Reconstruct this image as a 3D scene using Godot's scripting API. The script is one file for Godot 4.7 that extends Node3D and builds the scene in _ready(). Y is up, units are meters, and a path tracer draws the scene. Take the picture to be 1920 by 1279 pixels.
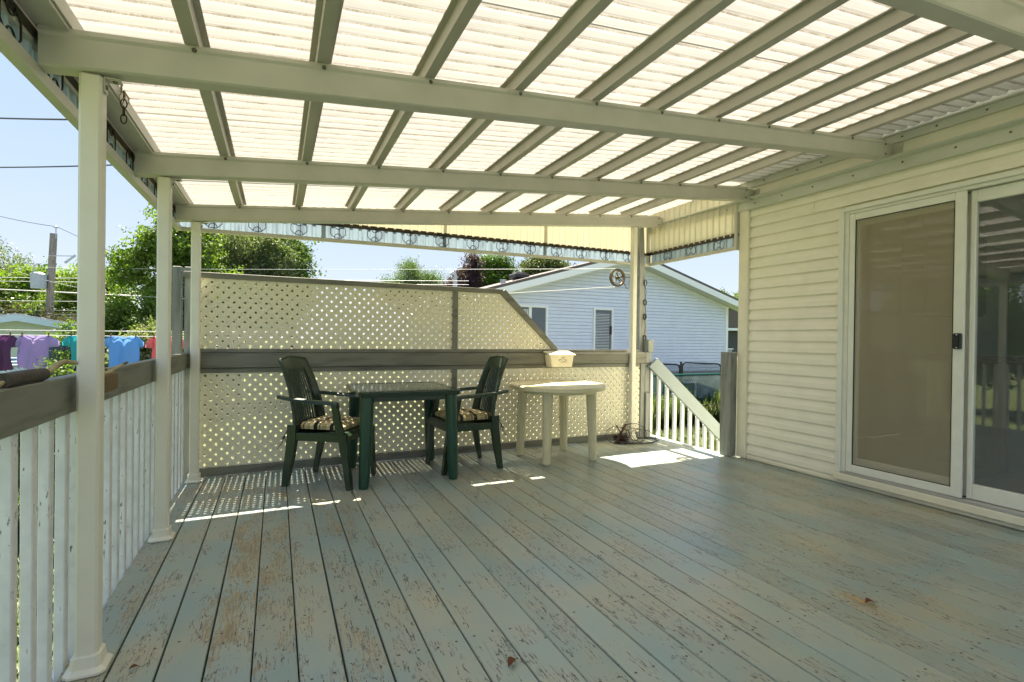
extends Node3D
# Covered timber deck behind a house. y = 0 is the deck surface; boards run along z; the house wall stands at x = 4.12.

const SLOPE_END := 4.69
const GROUND := -1.15
const PITCH := 0.0785
var rng := RandomNumberGenerator.new()
var M := {}
var used := {}
var T := {}


# ---------------------------------------------------------------- mesh collecting
class MB:
	var v := PackedVector3Array()
	var n := PackedVector3Array()
	var u := PackedVector2Array()
	var c := PackedColorArray()
	var tint := Color.WHITE
	var tinted := false

	func tri(a: Vector3, b: Vector3, d: Vector3, na: Vector3, nb: Vector3, nd: Vector3, ua := Vector2.ZERO, ub := Vector2.ZERO, ud := Vector2.ZERO) -> void:
		v.append(a); v.append(d); v.append(b)
		n.append(na); n.append(nd); n.append(nb)
		u.append(ua); u.append(ud); u.append(ub)
		if tinted:
			c.append(tint); c.append(tint); c.append(tint)

	func flat(a: Vector3, b: Vector3, d: Vector3) -> void:
		var m := (b - a).cross(d - a).normalized()
		tri(a, b, d, m, m, m)

	# corners counter-clockwise seen from outside
	func quad(a: Vector3, b: Vector3, d: Vector3, e: Vector3, ua := Vector2.ZERO, ub := Vector2.ZERO, ud := Vector2.ZERO, ue := Vector2.ZERO) -> void:
		var m := (d - a).cross(e - b).normalized()
		tri(a, b, d, m, m, m, ua, ub, ud)
		tri(a, d, e, m, m, m, ua, ud, ue)

	func squad(a: Vector3, b: Vector3, d: Vector3, e: Vector3, na: Vector3, nb: Vector3, nd: Vector3, ne: Vector3) -> void:
		tri(a, b, d, na, nb, nd)
		tri(a, d, e, na, nd, ne)

	# a face turned away from a centre
	func out(p: Array, mid: Vector3) -> void:
		var m: Vector3 = (p[1] - p[0]).cross(p[2] - p[0])
		var q := p.duplicate()
		if m.dot(p[0] - mid) < 0:
			q.reverse()
		for i in range(1, q.size() - 1):
			flat(q[0], q[i], q[i + 1])

	# box with bevelled edges
	func box(t: Transform3D, size: Vector3, ch := 0.0) -> void:
		var h := size / 2
		var mid := t.origin
		ch = minf(ch, minf(h.x, minf(h.y, h.z)) * 0.9)
		var at := func(s: Vector3, keep: int) -> Vector3:
			var p := h - Vector3(ch, ch, ch)
			p[keep] = h[keep]
			return t * (p * s)
		for a in 3:
			var b := (a + 1) % 3
			var d := (a + 2) % 3
			for sa in [-1.0, 1.0]:
				var f := []
				for k in [[-1, -1], [1, -1], [1, 1], [-1, 1]]:
					var s := Vector3.ONE
					s[a] = sa; s[b] = k[0]; s[d] = k[1]
					f.append(at.call(s, a))
				out(f, mid)
				if ch > 0:
					for sb in [-1.0, 1.0]:
						var e := []
						for k in [[a, -1.0], [a, 1.0], [b, 1.0], [b, -1.0]]:
							var s := Vector3.ONE
							s[a] = sa; s[b] = sb; s[d] = k[1]
							e.append(at.call(s, k[0]))
						out(e, mid)
		if ch > 0:
			for x in [-1, 1]:
				for y in [-1, 1]:
					for z in [-1, 1]:
						var s := Vector3(x, y, z)
						out([at.call(s, 0), at.call(s, 1), at.call(s, 2)], mid)

	func mm(lo: Vector3, hi: Vector3, ch := 0.0) -> void:
		box(Transform3D(Basis(), (lo + hi) / 2), hi - lo, ch)

	# bar from p to q, w wide and hgt tall
	func bar(p: Vector3, q: Vector3, w: float, hgt: float, ch := 0.0, up := Vector3.UP) -> void:
		var z := (q - p).normalized()
		var x := up.cross(z).normalized()
		box(Transform3D(Basis(x, z.cross(x), z), (p + q) / 2), Vector3(w, hgt, p.distance_to(q)), ch)

	func tube(pts: Array, r: float, sides := 6, r_end := -1.0, caps := true) -> void:
		var rings := []
		var norms := []
		var x := Vector3.ZERO
		for i in pts.size():
			var d: Vector3 = (pts[mini(i + 1, pts.size() - 1)] - pts[maxi(i - 1, 0)]).normalized()
			if i == 0:
				x = d.cross(Vector3.UP if absf(d.y) < 0.9 else Vector3.RIGHT).normalized()
			else:
				x = (x - d * x.dot(d)).normalized()
			var y := d.cross(x)
			var rr := r if r_end < 0 else lerpf(r, r_end, float(i) / (pts.size() - 1))
			var ring := []
			var nn := []
			for k in sides:
				var a := TAU * k / sides
				var o := x * cos(a) + y * sin(a)
				ring.append(pts[i] + o * rr)
				nn.append(o)
			rings.append(ring); norms.append(nn)
		for i in rings.size() - 1:
			for k in sides:
				var l := (k + 1) % sides
				squad(rings[i][k], rings[i][l], rings[i + 1][l], rings[i + 1][k], norms[i][k], norms[i][l], norms[i + 1][l], norms[i + 1][k])
		if caps:
			for e in [0, rings.size() - 1]:
				var mid: Vector3 = pts[e]
				var inner: Vector3 = pts[1] if e == 0 else pts[e - 1]
				for k in sides:
					out([mid, rings[e][k], rings[e][(k + 1) % sides]], inner)

	# profile of (radius, height) turned about y
	func lathe(prof: Array, sides: int, at := Vector3.ZERO, smooth := false) -> void:
		for i in prof.size() - 1:
			var a: Vector2 = prof[i]
			var b: Vector2 = prof[i + 1]
			var sl := Vector2(b.y - a.y, a.x - b.x).normalized()
			for k in sides:
				var p := TAU * k / sides
				var q := TAU * (k + 1) / sides
				var dp := Vector3(cos(p), 0, sin(p))
				var dq := Vector3(cos(q), 0, sin(q))
				var np := (dp * sl.x + Vector3.UP * sl.y).normalized()
				var nq := (dq * sl.x + Vector3.UP * sl.y).normalized()
				var f := [at + dp * a.x + Vector3.UP * a.y, at + dp * b.x + Vector3.UP * b.y, at + dq * b.x + Vector3.UP * b.y, at + dq * a.x + Vector3.UP * a.y]
				if a.x > 1e-5:
					tri(f[0], f[1], f[3], np, np, nq)
				if b.x > 1e-5:
					tri(f[1], f[2], f[3], np, nq, nq)

	# flat outline (x, y) made d thick along local z, set by t
	func slab(poly: PackedVector2Array, d: float, t := Transform3D()) -> void:
		var p := poly
		if Geometry2D.is_polygon_clockwise(p):
			p = p.duplicate()
			p.reverse()
		var ix := Geometry2D.triangulate_polygon(p)
		var zf := t.basis.z * d / 2
		for i in range(0, ix.size(), 3):
			var a := t * Vector3(p[ix[i]].x, p[ix[i]].y, 0)
			var b := t * Vector3(p[ix[i + 1]].x, p[ix[i + 1]].y, 0)
			var e := t * Vector3(p[ix[i + 2]].x, p[ix[i + 2]].y, 0)
			if (b - a).cross(e - a).dot(zf) < 0:
				var w := b
				b = e
				e = w
			flat(a + zf, b + zf, e + zf)
			flat(a - zf, e - zf, b - zf)
		for i in p.size():
			var a := t * Vector3(p[i].x, p[i].y, 0)
			var b := t * Vector3(p[(i + 1) % p.size()].x, p[(i + 1) % p.size()].y, 0)
			quad(a - zf, b - zf, b + zf, a + zf)

	# rings of equal length joined one after the other (each an Array of Vector3), smooth round
	func loft(rings: Array, smooth := true, caps := true) -> void:
		var cnt: int = rings[0].size()
		for i in rings.size() - 1:
			var mid := Vector3.ZERO
			for p in rings[i]:
				mid += p
			for p in rings[i + 1]:
				mid += p
			mid /= 2.0 * cnt
			var m0 := Vector3.ZERO
			var m1 := Vector3.ZERO
			for p in rings[i]:
				m0 += p / cnt
			for p in rings[i + 1]:
				m1 += p / cnt
			for k in cnt:
				var l := (k + 1) % cnt
				var f := [rings[i][k], rings[i][l], rings[i + 1][l], rings[i + 1][k]]
				if smooth:
					var ns := [(f[0] - m0).normalized(), (f[1] - m0).normalized(), (f[2] - m1).normalized(), (f[3] - m1).normalized()]
					if (f[2] - f[0]).cross(f[3] - f[1]).dot(f[0] - mid) < 0:
						f.reverse()
						ns.reverse()
					squad(f[0], f[1], f[2], f[3], ns[0], ns[1], ns[2], ns[3])
				else:
					out([f[0], f[1], f[2]], mid)
					out([f[0], f[2], f[3]], mid)
		if caps:
			for e in [0, rings.size() - 1]:
				var m := Vector3.ZERO
				for p in rings[e]:
					m += p / cnt
				var inner := Vector3.ZERO
				for p in rings[1 if e == 0 else e - 1]:
					inner += p / cnt
				for k in cnt:
					out([m, rings[e][k], rings[e][(k + 1) % cnt]], inner)

	func mesh() -> ArrayMesh:
		var a := []
		a.resize(Mesh.ARRAY_MAX)
		a[Mesh.ARRAY_VERTEX] = v
		a[Mesh.ARRAY_NORMAL] = n
		a[Mesh.ARRAY_TEX_UV] = u
		if tinted:
			a[Mesh.ARRAY_COLOR] = c
		var m := ArrayMesh.new()
		m.add_surface_from_arrays(Mesh.PRIMITIVE_TRIANGLES, a)
		return m


# ---------------------------------------------------------------- nodes
func numbered(called: String) -> String:
	var k: int = used.get(called, 0)
	used[called] = k + 1
	return called if k == 0 else "%s_%03d" % [called, k]


func tag(o: Node3D, label: String, category: String, group := "") -> Node3D:
	o.set_meta("label", label)
	o.set_meta("category", category)
	if group:
		o.set_meta("group", group)
	return o


func thing(called: String, label: String, category: String, at := Vector3.ZERO, turn := 0.0, group := "") -> Node3D:
	var o := Node3D.new()
	o.name = numbered(called)
	add_child(o)
	o.position = at
	o.rotation.y = turn
	return tag(o, label, category, group)


func put(called: String, mesh: Mesh, material: Material, parent: Node3D = null, t := Transform3D()) -> MeshInstance3D:
	var o := MeshInstance3D.new()
	o.mesh = mesh
	o.material_override = material
	if parent:
		o.name = called
		parent.add_child(o, true)
	else:
		o.name = numbered(called)
		add_child(o)
	o.transform = t
	return o


func piece(called: String, b: MB, material: Material, parent: Node3D = null) -> MeshInstance3D:
	return put(called, b.mesh(), material, parent)


func struct(o: Node3D, label := "") -> Node3D:
	o.set_meta("kind", "structure")
	if label:
		o.set_meta("label", label)
	return o


func stuff(o: Node3D) -> Node3D:
	o.set_meta("kind", "stuff")
	return o


# ---------------------------------------------------------------- materials
func col(r: float, g: float, b: float, a := 1.0) -> Color:
	var k := Color(r, g, b).linear_to_srgb()
	k.a = a
	return k


func noise(sd: int, freq: float, octaves := 4, type := FastNoiseLite.TYPE_SIMPLEX_SMOOTH) -> FastNoiseLite:
	var f := FastNoiseLite.new()
	f.seed = sd
	f.frequency = freq
	f.noise_type = type
	f.fractal_octaves = octaves
	return f


func ramp_tex(sd: int, freq: float, stops: Array, size := 512, octaves := 4, stretch := Vector2i(1, 1)) -> ImageTexture:
	# seamless noise passed through a ramp of [offset, colour] stops
	var g := Gradient.new()
	g.offsets = PackedFloat32Array(stops.map(func(s): return s[0]))
	g.colors = PackedColorArray(stops.map(func(s): return s[1]))
	var im := noise(sd, freq, octaves).get_seamless_image(size / stretch.x, size / stretch.y)
	im.resize(size, size, Image.INTERPOLATE_CUBIC)
	im.convert(Image.FORMAT_L8)
	var lut := []
	for i in 256:
		lut.append(g.sample(i / 255.0))
	var src := im.get_data()
	var dst := PackedByteArray()
	dst.resize(src.size() * 3)
	for i in src.size():
		var k: Color = lut[src[i]]
		dst[i * 3] = k.r8
		dst[i * 3 + 1] = k.g8
		dst[i * 3 + 2] = k.b8
	return ImageTexture.create_from_image(Image.create_from_data(size, size, false, Image.FORMAT_RGB8, dst))


func mat(called: String, c: Color, rough: float, tex: Texture2D = null, scale := 1.0, bump: Texture2D = null, bump_cm := 0.05, metal := 0.0) -> StandardMaterial3D:
	var m := StandardMaterial3D.new()
	m.resource_name = called
	m.albedo_color = c
	m.roughness = rough
	m.metallic = metal
	if tex or bump:
		m.uv1_triplanar = true
		m.uv1_world_triplanar = true
		m.uv1_triplanar_sharpness = 6.0
		m.uv1_scale = Vector3(scale, scale, scale)
	if tex:
		m.albedo_texture = tex
	if bump:
		m.heightmap_enabled = true
		m.heightmap_texture = bump
		m.heightmap_scale = bump_cm
	M[called] = m
	return m


func g8(a: float) -> Color:
	return Color(a, a, a)


func make_materials() -> void:
	var soft := ramp_tex(3, 0.012, [[0.0, g8(0.955)], [0.45, g8(0.98)], [1.0, g8(1.0)]])
	var gs := [[0.0, g8(0.74)], [0.3, g8(0.9)], [0.55, g8(1.0)], [1.0, g8(0.95)]]
	var grain := ramp_tex(5, 0.05, gs, 512, 5, Vector2i(1, 8))
	var along := ramp_tex(6, 0.05, gs, 512, 5, Vector2i(8, 1))
	var fine := ramp_tex(8, 0.08, [[0.0, g8(0.0)], [1.0, g8(1.0)]], 512, 5)
	var speck := ramp_tex(11, 0.035, [[0.0, Color(0.5, 0.38, 0.22)], [0.1, Color(0.75, 0.66, 0.5)], [0.17, g8(0.95)], [0.6, g8(1.0)], [1.0, g8(0.98)]], 512, 5)
	var streak := ramp_tex(13, 0.03, [[0.0, g8(0.7)], [0.35, g8(0.92)], [1.0, g8(1.0)]], 512, 5, Vector2i(1, 6))
	T = {soft = soft, grain = grain, fine = fine, speck = speck, streak = streak}
	mat("almond_metal", col(0.55, 0.535, 0.45), 0.42, soft, 0.9, fine, 0.01)
	mat("post_metal", col(0.78, 0.75, 0.62), 0.4, soft, 0.7, fine, 0.008)
	mat("rafter_metal", col(0.47, 0.45, 0.37), 0.45, soft, 0.8)
	mat("rail_paint", col(0.195, 0.195, 0.15), 0.55, along, 0.6, along, 0.05)
	mat("rail_paint_cool", col(0.24, 0.255, 0.225), 0.5, grain, 0.6, grain, 0.03)
	mat("handrail_paint", col(0.24, 0.29, 0.295), 0.45, soft, 0.6)
	mat("dark_wood", col(0.09, 0.082, 0.062), 0.7, grain, 0.8, grain, 0.1)
	mat("lattice_paint", col(0.82, 0.775, 0.57), 0.6, speck, 1.9, fine, 0.02)
	mat("picket_white", col(0.84, 0.84, 0.82), 0.55, picket_texture(), 0.83, grain, 0.04)
	for k in 7:
		var pk: StandardMaterial3D = M.picket_white.duplicate()
		pk.uv1_offset = Vector3(0.37 * k, 0.29 * k, 0.53 * k)
		M["picket_white_%d" % k] = pk
	mat("white_paint", col(0.84, 0.84, 0.82), 0.5, soft, 1.0)
	mat("siding", col(0.87, 0.84, 0.68), 0.45, soft, 0.5, along, 0.012)
	mat("trim_cream", col(0.80, 0.765, 0.58), 0.4, soft, 0.8)
	mat("ledger_paint", col(0.58, 0.60, 0.50), 0.4, soft, 0.8)
	mat("door_vinyl", col(0.80, 0.81, 0.70), 0.35, soft, 1.0)
	mat("track_metal", col(0.55, 0.55, 0.52), 0.35, soft, 3.0, null, 0.0, 0.6)
	mat("black_plastic", col(0.012, 0.012, 0.012), 0.35)
	mat("black_iron", col(0.02, 0.018, 0.015), 0.5)
	mat("shadow_strip", col(0.045, 0.032, 0.018), 0.6, speck, 4.0)  # dark tone painted for the shadowed overlap above the valance bands
	mat("screw_metal", col(0.16, 0.14, 0.11), 0.4, null, 1.0, null, 0.0, 0.6)
	mat("green_resin", col(0.020, 0.040, 0.021), 0.28, soft, 2.0, fine, 0.01)
	mat("green_gloss", col(0.018, 0.038, 0.021), 0.14, soft, 2.0)
	mat("green_leg", col(0.01, 0.055, 0.03), 0.28, soft, 2.0)
	mat("cream_resin", col(0.74, 0.68, 0.44), 0.38, soft, 1.5, fine, 0.01)
	mat("bin_plastic", col(0.80, 0.74, 0.55), 0.4, soft, 2.0)
	mat("bin_print", col(0.10, 0.10, 0.12), 0.5)
	mat("cable_black", col(0.02, 0.02, 0.025), 0.45)
	mat("rust", col(0.045, 0.022, 0.015), 0.8, speck, 5.0)
	mat("rope", col(0.46, 0.38, 0.20), 0.9, grain, 8.0, fine, 0.1)
	mat("log_wood", col(0.07, 0.055, 0.042), 0.8, grain, 3.0, grain, 0.3)
	mat("wood_block", col(0.16, 0.10, 0.035), 0.7, grain, 3.0, grain, 0.2)
	mat("dry_leaf", col(0.14, 0.055, 0.02), 0.8, speck, 10.0)
	mat("weathered", col(0.26, 0.27, 0.25), 0.75, grain, 0.9, grain, 0.15)
	mat("wheel_metal", col(0.13, 0.105, 0.06), 0.5, speck, 4.0, null, 0.0, 0.5)
	mat("line_white", col(0.72, 0.72, 0.70), 0.5)
	mat("neighbour_siding", col(0.66, 0.71, 0.85), 0.5, soft, 0.3)
	mat("neighbour_trim", col(0.80, 0.81, 0.83), 0.45)
	mat("soffit", col(0.55, 0.55, 0.52), 0.6)
	mat("shingle", col(0.13, 0.11, 0.10), 0.9, speck, 3.0, fine, 0.4)
	mat("foundation", col(0.30, 0.32, 0.33), 0.85, soft, 0.6, fine, 0.2)
	mat("pane_dark", col(0.10, 0.12, 0.14), 0.08)
	mat("blind_white", col(0.75, 0.75, 0.73), 0.6)
	mat("vent_black", col(0.015, 0.015, 0.018), 0.5)
	mat("zinc", col(0.42, 0.45, 0.48), 0.4, soft, 2.0, null, 0.0, 0.5)
	mat("fence_green", col(0.005, 0.075, 0.055), 0.4)
	mat("fence_black", col(0.015, 0.016, 0.017), 0.45)
	mat("pole_wood", col(0.20, 0.19, 0.17), 0.85, grain, 0.7, grain, 0.3)
	mat("transformer_grey", col(0.28, 0.34, 0.39), 0.4, soft, 1.0)
	mat("shed_wall", col(0.62, 0.66, 0.55), 0.6, soft, 0.5)
	mat("shed_trim", col(0.60, 0.70, 0.80), 0.5)
	mat("shed_roof", col(0.62, 0.60, 0.57), 0.85, streak, 1.2, fine, 0.3)
	mat("navy_board", col(0.018, 0.03, 0.048), 0.6, grain, 0.6)
	mat("pool_wall", col(0.42, 0.58, 0.72), 0.5, soft, 0.6)
	mat("far_grey", col(0.075, 0.075, 0.08), 0.7, soft, 0.4)
	mat("bark", col(0.10, 0.075, 0.05), 0.9, grain, 1.5, grain, 0.6)
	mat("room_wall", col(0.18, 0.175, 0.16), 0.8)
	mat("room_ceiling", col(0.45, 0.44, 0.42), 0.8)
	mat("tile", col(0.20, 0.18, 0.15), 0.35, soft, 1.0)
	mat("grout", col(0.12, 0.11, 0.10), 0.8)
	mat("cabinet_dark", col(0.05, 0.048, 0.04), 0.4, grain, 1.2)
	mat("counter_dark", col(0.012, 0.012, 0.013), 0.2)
	var cs := {shirt_plum = col(0.075, 0.022, 0.085), shirt_lavender = col(0.27, 0.22, 0.40), shirt_teal = col(0.02, 0.25, 0.29), shirt_blue = col(0.13, 0.28, 0.50), shirt_coral = col(0.45, 0.14, 0.16)}
	for s in cs:
		var sm := mat(s, cs[s], 0.85, null, 1.0, fine, 0.05)
		sm.backlight_enabled = true
		sm.backlight = cs[s]
	# glass, screen and fibreglass
	var gl := mat("glass", Color(0.9, 0.96, 0.93, 0.02), 0.0)
	gl.transparency = BaseMaterial3D.TRANSPARENCY_ALPHA
	gl.metallic_specular = 0.7
	var sc := mat("screen_mesh", Color.WHITE, 0.7)
	sc.albedo_texture = screen_texture()
	sc.transparency = BaseMaterial3D.TRANSPARENCY_ALPHA
	sc.uv1_scale = Vector3(6, 16, 1)
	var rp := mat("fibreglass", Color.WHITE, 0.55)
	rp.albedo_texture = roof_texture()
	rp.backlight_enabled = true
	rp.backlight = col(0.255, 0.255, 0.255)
	var ip := mat("cream_panel", col(0.80, 0.76, 0.60), 0.5, soft, 1.0)
	ip.backlight_enabled = true
	ip.backlight = col(0.5, 0.48, 0.40)
	var bp := mat("blue_panel", col(0.46, 0.53, 0.58), 0.35, streak, 1.0)
	bp.backlight_enabled = true
	bp.backlight = col(0.55, 0.63, 0.69)
	# foliage
	for f in ["leaf", "grass"]:
		var lm := mat(f, Color.WHITE, 0.55)
		lm.vertex_color_use_as_albedo = true
		lm.backlight_enabled = true
		lm.backlight = col(0.78, 0.92, 0.33)
	mat("lawn", Color.WHITE, 0.95, ramp_tex(21, 0.03, [[0.0, Color(0.15, 0.18, 0.08)], [0.45, Color(0.27, 0.33, 0.13)], [0.75, Color(0.35, 0.41, 0.18)], [1.0, Color(0.44, 0.43, 0.26)]], 512, 6), 0.35, fine, 1.0)
	var cu := mat("cushion_stripe", Color.WHITE, 0.9)
	cu.albedo_texture = cushion_texture()
	cu.heightmap_enabled = true
	cu.heightmap_texture = fine
	cu.heightmap_scale = 0.1
	cu.rim_enabled = true
	cu.rim = 0.2


func screen_texture() -> ImageTexture:
	# fine insect-screen weave: threads nearly opaque, tiny holes
	var im := Image.create(128, 128, false, Image.FORMAT_RGBA8)
	rng.seed = 77
	for y in 128:
		for x in 128:
			var k := rng.randf_range(-0.04, 0.04)
			var thread := x % 4 < 2 or y % 4 < 2
			im.set_pixel(x, y, Color(0.70 + k, 0.66 + k, 0.54 + k, 0.60 if thread else 0.30))
	return ImageTexture.create_from_image(im)


func cushion_texture() -> ImageTexture:
	var im := Image.create(128, 128, false, Image.FORMAT_RGB8)
	rng.seed = 5
	var nz := noise(6, 0.09, 4)
	for y in 128:
		for x in 128:
			var s := fmod(x / 128.0 * 3.0, 1.0)
			var k := nz.get_noise_2d(x, y) * 0.25 + rng.randf_range(-0.08, 0.08)
			var c := Color(0.80, 0.74, 0.56)
			if s > 0.12 and s < 0.34:
				c = Color(0.07, 0.07, 0.05)
			elif s > 0.44 and s < 0.54:
				c = Color(0.45, 0.40, 0.22)
			elif s > 0.64 and s < 0.90:
				c = Color(0.70, 0.64, 0.46)
			if fmod(y / 128.0 * 3.0, 1.0) < 0.3:
				c = c.lerp(Color(0.2, 0.18, 0.1), 0.3)
			im.set_pixel(x, y, Color(c.r + k * 0.5, c.g + k * 0.5, c.b + k * 0.4))
	return ImageTexture.create_from_image(im)


func picket_texture() -> ImageTexture:
	# white paint with splits along the grain, worn spots and drips of grey
	var n := 512
	var a := noise(31, 0.11, 3).get_seamless_image(n, n / 32)
	a.resize(n, n, Image.INTERPOLATE_CUBIC)
	var b := noise(32, 0.02, 4).get_seamless_image(n, n)
	var pa := a.get_data()
	var pb := b.get_data()
	var d := PackedByteArray()
	d.resize(n * n * 3)
	for i in n * n:
		var x := absi(pa[i] - 128)
		var k := 236 + (pb[i] - 128) / 8
		var warm := 0
		if pb[i] > 178 and x < 2:
			k = 70
		elif pb[i] > 168 and x < 5:
			k = 190
		if pb[i] < 24:
			k -= 26
			warm = 8
		d[i * 3] = clampi(k + warm, 0, 255)
		d[i * 3 + 1] = clampi(k + warm / 2, 0, 255)
		d[i * 3 + 2] = clampi(k - warm, 0, 255)
	return ImageTexture.create_from_image(Image.create_from_data(n, n, false, Image.FORMAT_RGB8, d))


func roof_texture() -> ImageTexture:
	# four ribs high: cream fibreglass; grit and algae caught along the edges of each rib, shading painted across it
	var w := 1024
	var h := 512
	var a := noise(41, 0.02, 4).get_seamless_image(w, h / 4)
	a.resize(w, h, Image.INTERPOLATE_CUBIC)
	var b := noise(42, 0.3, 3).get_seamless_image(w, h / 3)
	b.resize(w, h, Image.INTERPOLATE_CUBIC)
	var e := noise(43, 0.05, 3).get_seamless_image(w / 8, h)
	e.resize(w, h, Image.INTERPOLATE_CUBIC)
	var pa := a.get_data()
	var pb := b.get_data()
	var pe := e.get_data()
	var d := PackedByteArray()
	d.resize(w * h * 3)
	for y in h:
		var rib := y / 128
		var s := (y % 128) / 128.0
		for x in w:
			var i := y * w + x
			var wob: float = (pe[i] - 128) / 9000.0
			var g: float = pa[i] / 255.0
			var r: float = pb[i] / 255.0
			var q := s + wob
			var dirt_and_shade := 0.0
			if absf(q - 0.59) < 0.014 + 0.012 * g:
				dirt_and_shade = 0.14 + 0.55 * maxf(0.0, r - 0.4) + 0.4 * g * g
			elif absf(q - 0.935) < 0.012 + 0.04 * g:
				dirt_and_shade = 0.13 + maxf(0.0, r - 0.4) * 0.8 * g
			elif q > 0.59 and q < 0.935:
				dirt_and_shade = 0.15 + maxf(0.0, r - 0.5) * 0.25 * g  # whole rib toned tan: painted shading that the even backlight does not give
			dirt_and_shade += maxf(0.0, r - 0.85) * 0.4
			dirt_and_shade += (0.04 if rib == 2 else 0.0) * g
			dirt_and_shade = clampf(dirt_and_shade, 0.0, 0.85)
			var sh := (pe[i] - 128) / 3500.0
			d[i * 3] = int(clampf((0.95 + sh) * (1 - dirt_and_shade) + 0.36 * dirt_and_shade, 0, 1) * 255)
			d[i * 3 + 1] = int(clampf((0.935 + sh) * (1 - dirt_and_shade) + 0.31 * dirt_and_shade, 0, 1) * 255)
			d[i * 3 + 2] = int(clampf((0.915 + sh) * (1 - dirt_and_shade) + 0.22 * dirt_and_shade, 0, 1) * 255)
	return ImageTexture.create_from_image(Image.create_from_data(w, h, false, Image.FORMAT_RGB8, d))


func deck_material() -> void:
	# the painted deck seen from above: 5.0 m across by 4.25 m along, worn where the photograph shows bare wood
	var n := 2048
	var ox := -0.75
	var oz := -4.75
	var sx := 5.0
	var sz := 4.25
	var shrink := func(sd: int, freq: float, oct: int, w: int, h: int) -> PackedByteArray:
		var im := noise(sd, freq, oct).get_image(w, h)
		im.resize(n, n, Image.INTERPOLATE_CUBIC)
		return im.get_data()
	var pg: PackedByteArray = shrink.call(51, 0.22, 3, n, 96)
	var pm: PackedByteArray = shrink.call(52, 0.03, 5, 1024, 420)
	var pc: PackedByteArray = shrink.call(53, 0.05, 3, n, 220)
	var pd: PackedByteArray = shrink.call(54, 0.3, 2, n, 190)
	var ps: PackedByteArray = shrink.call(55, 0.012, 3, 512, 512)
	# how worn each place is
	var wm := Image.create(80, 80, false, Image.FORMAT_L8)
	var spots := [[-0.15, -3.3, 0.09, 0.5, 0.42], [-0.13, -2.75, 0.08, 0.45, 0.5], [-0.19, -2.2, 0.05, 0.22, 0.55], [-0.52, -2.45, 0.05, 0.45, 0.5], [-0.4, -4.2, 0.3, 0.4, 0.34], [0.05, -3.1, 0.1, 0.5, 0.36], [0.3, -3.2, 0.1, 0.35, 0.34], [0.15, -3.9, 0.3, 0.4, 0.3], [0.3, -1.8, 0.06, 0.3, 0.42], [0.5, -2.4, 0.1, 0.4, 0.26], [0.45, -3.0, 0.12, 0.3, 0.28], [2.32, -1.93, 0.035, 0.07, 0.6], [2.36, -1.49, 0.04, 0.12, 0.62], [2.33, -1.32, 0.035, 0.1, 0.7], [2.7, -3.0, 0.35, 0.5, 0.16], [1.2, -1.6, 0.3, 0.3, 0.1], [0.02, -2.3, 0.2, 0.6, 0.3], [2.9, -1.9, 0.5, 0.4, 0.1]]
	for j in 80:
		for i in 80:
			var x := ox + sx * (i + 0.5) / 80
			var z := oz + sz * (j + 0.5) / 80
			var w := 0.03 + 0.08 * clampf((0.8 - x) / 1.2, 0, 1)
			for s in spots:
				w += 0.60 * s[4] * exp(-pow((x - s[0]) / maxf(s[2], 0.06), 2) - pow((z - s[1]) / maxf(s[3], 0.06), 2))
			wm.set_pixel(i, j, g8(clampf(w, 0, 1)))
	wm.resize(n, n, Image.INTERPOLATE_CUBIC)
	var pw := wm.get_data()
	var color := PackedByteArray()
	color.resize(n * n * 3)
	var height := PackedByteArray()
	height.resize(n * n)
	rng.seed = 91
	var btint := PackedInt32Array()
	for k in 64:
		btint.append(rng.randi_range(-5, 5))
	var bshift := PackedInt32Array()
	for k in 64:
		bshift.append(rng.randi_range(0, 700))
	var bx := PackedInt32Array()
	bx.resize(n)
	for i in n:
		bx[i] = int(floor((ox + sx * (i + 0.5) / n + 0.6425) / 0.144)) + 8
	for j in n:
		var row := j * n
		for i in n:
			var b := bx[i]
			var js := j + bshift[b]
			if js >= n:
				js -= n
			var q := js * n + i
			var o := row + i
			var grain := pg[q]
			var med := pm[q]
			var crack := absi(pc[q] - 128)
			var sp := pd[q]
			var wear := (pw[o] * 13 + (med - 128) * 7 + (grain - 128) * 5 + (sp - 128) * 7) >> 3
			var slow := ps[o] - 128
			var r := 155 + btint[b] + (slow >> 3) + ((med - 128) >> 4)
			var g := 162 + btint[b] + (slow >> 5)
			var bl := 148 + btint[b] - (slow >> 4) - ((med - 128) >> 5)
			var hh := 215 + ((grain - 128) >> 4)
			if wear > 172:
				r = 152 + ((grain - 128) >> 2); g = 138 + ((grain - 128) >> 2); bl = 108 + ((grain - 128) >> 2)
				hh = 150 + ((grain - 128) >> 2)
				if wear > 215 and pw[o] > 110 and i > 1100:
					r += 22; g += 8; bl -= 12
			elif wear > 164:
				r = 104; g = 104; bl = 94
				hh = 120
			elif wear > 140 and sp > 170:
				r = 120; g = 128; bl = 130
				hh = 185
			elif crack < 3 and med > 122 + btint[b] * 5 and sp > 84:
				r = 52; g = 54; bl = 48
				hh = 60
			elif crack < 7 and med > 122 + btint[b] * 4 and sp > 116:
				r -= 26; g -= 27; bl -= 26
				hh = 150
			elif grain < 70 and med > 130:
				r -= 18; g -= 20; bl -= 20
				hh = 170
			elif sp > 224 + btint[b] * 4:
				r -= 34; g -= 36; bl -= 36
				hh = 140
			o *= 3
			color[o] = clampi(r, 0, 255)
			color[o + 1] = clampi(g, 0, 255)
			color[o + 2] = clampi(bl, 0, 255)
			height[row + i] = clampi(hh, 0, 255)
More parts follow.
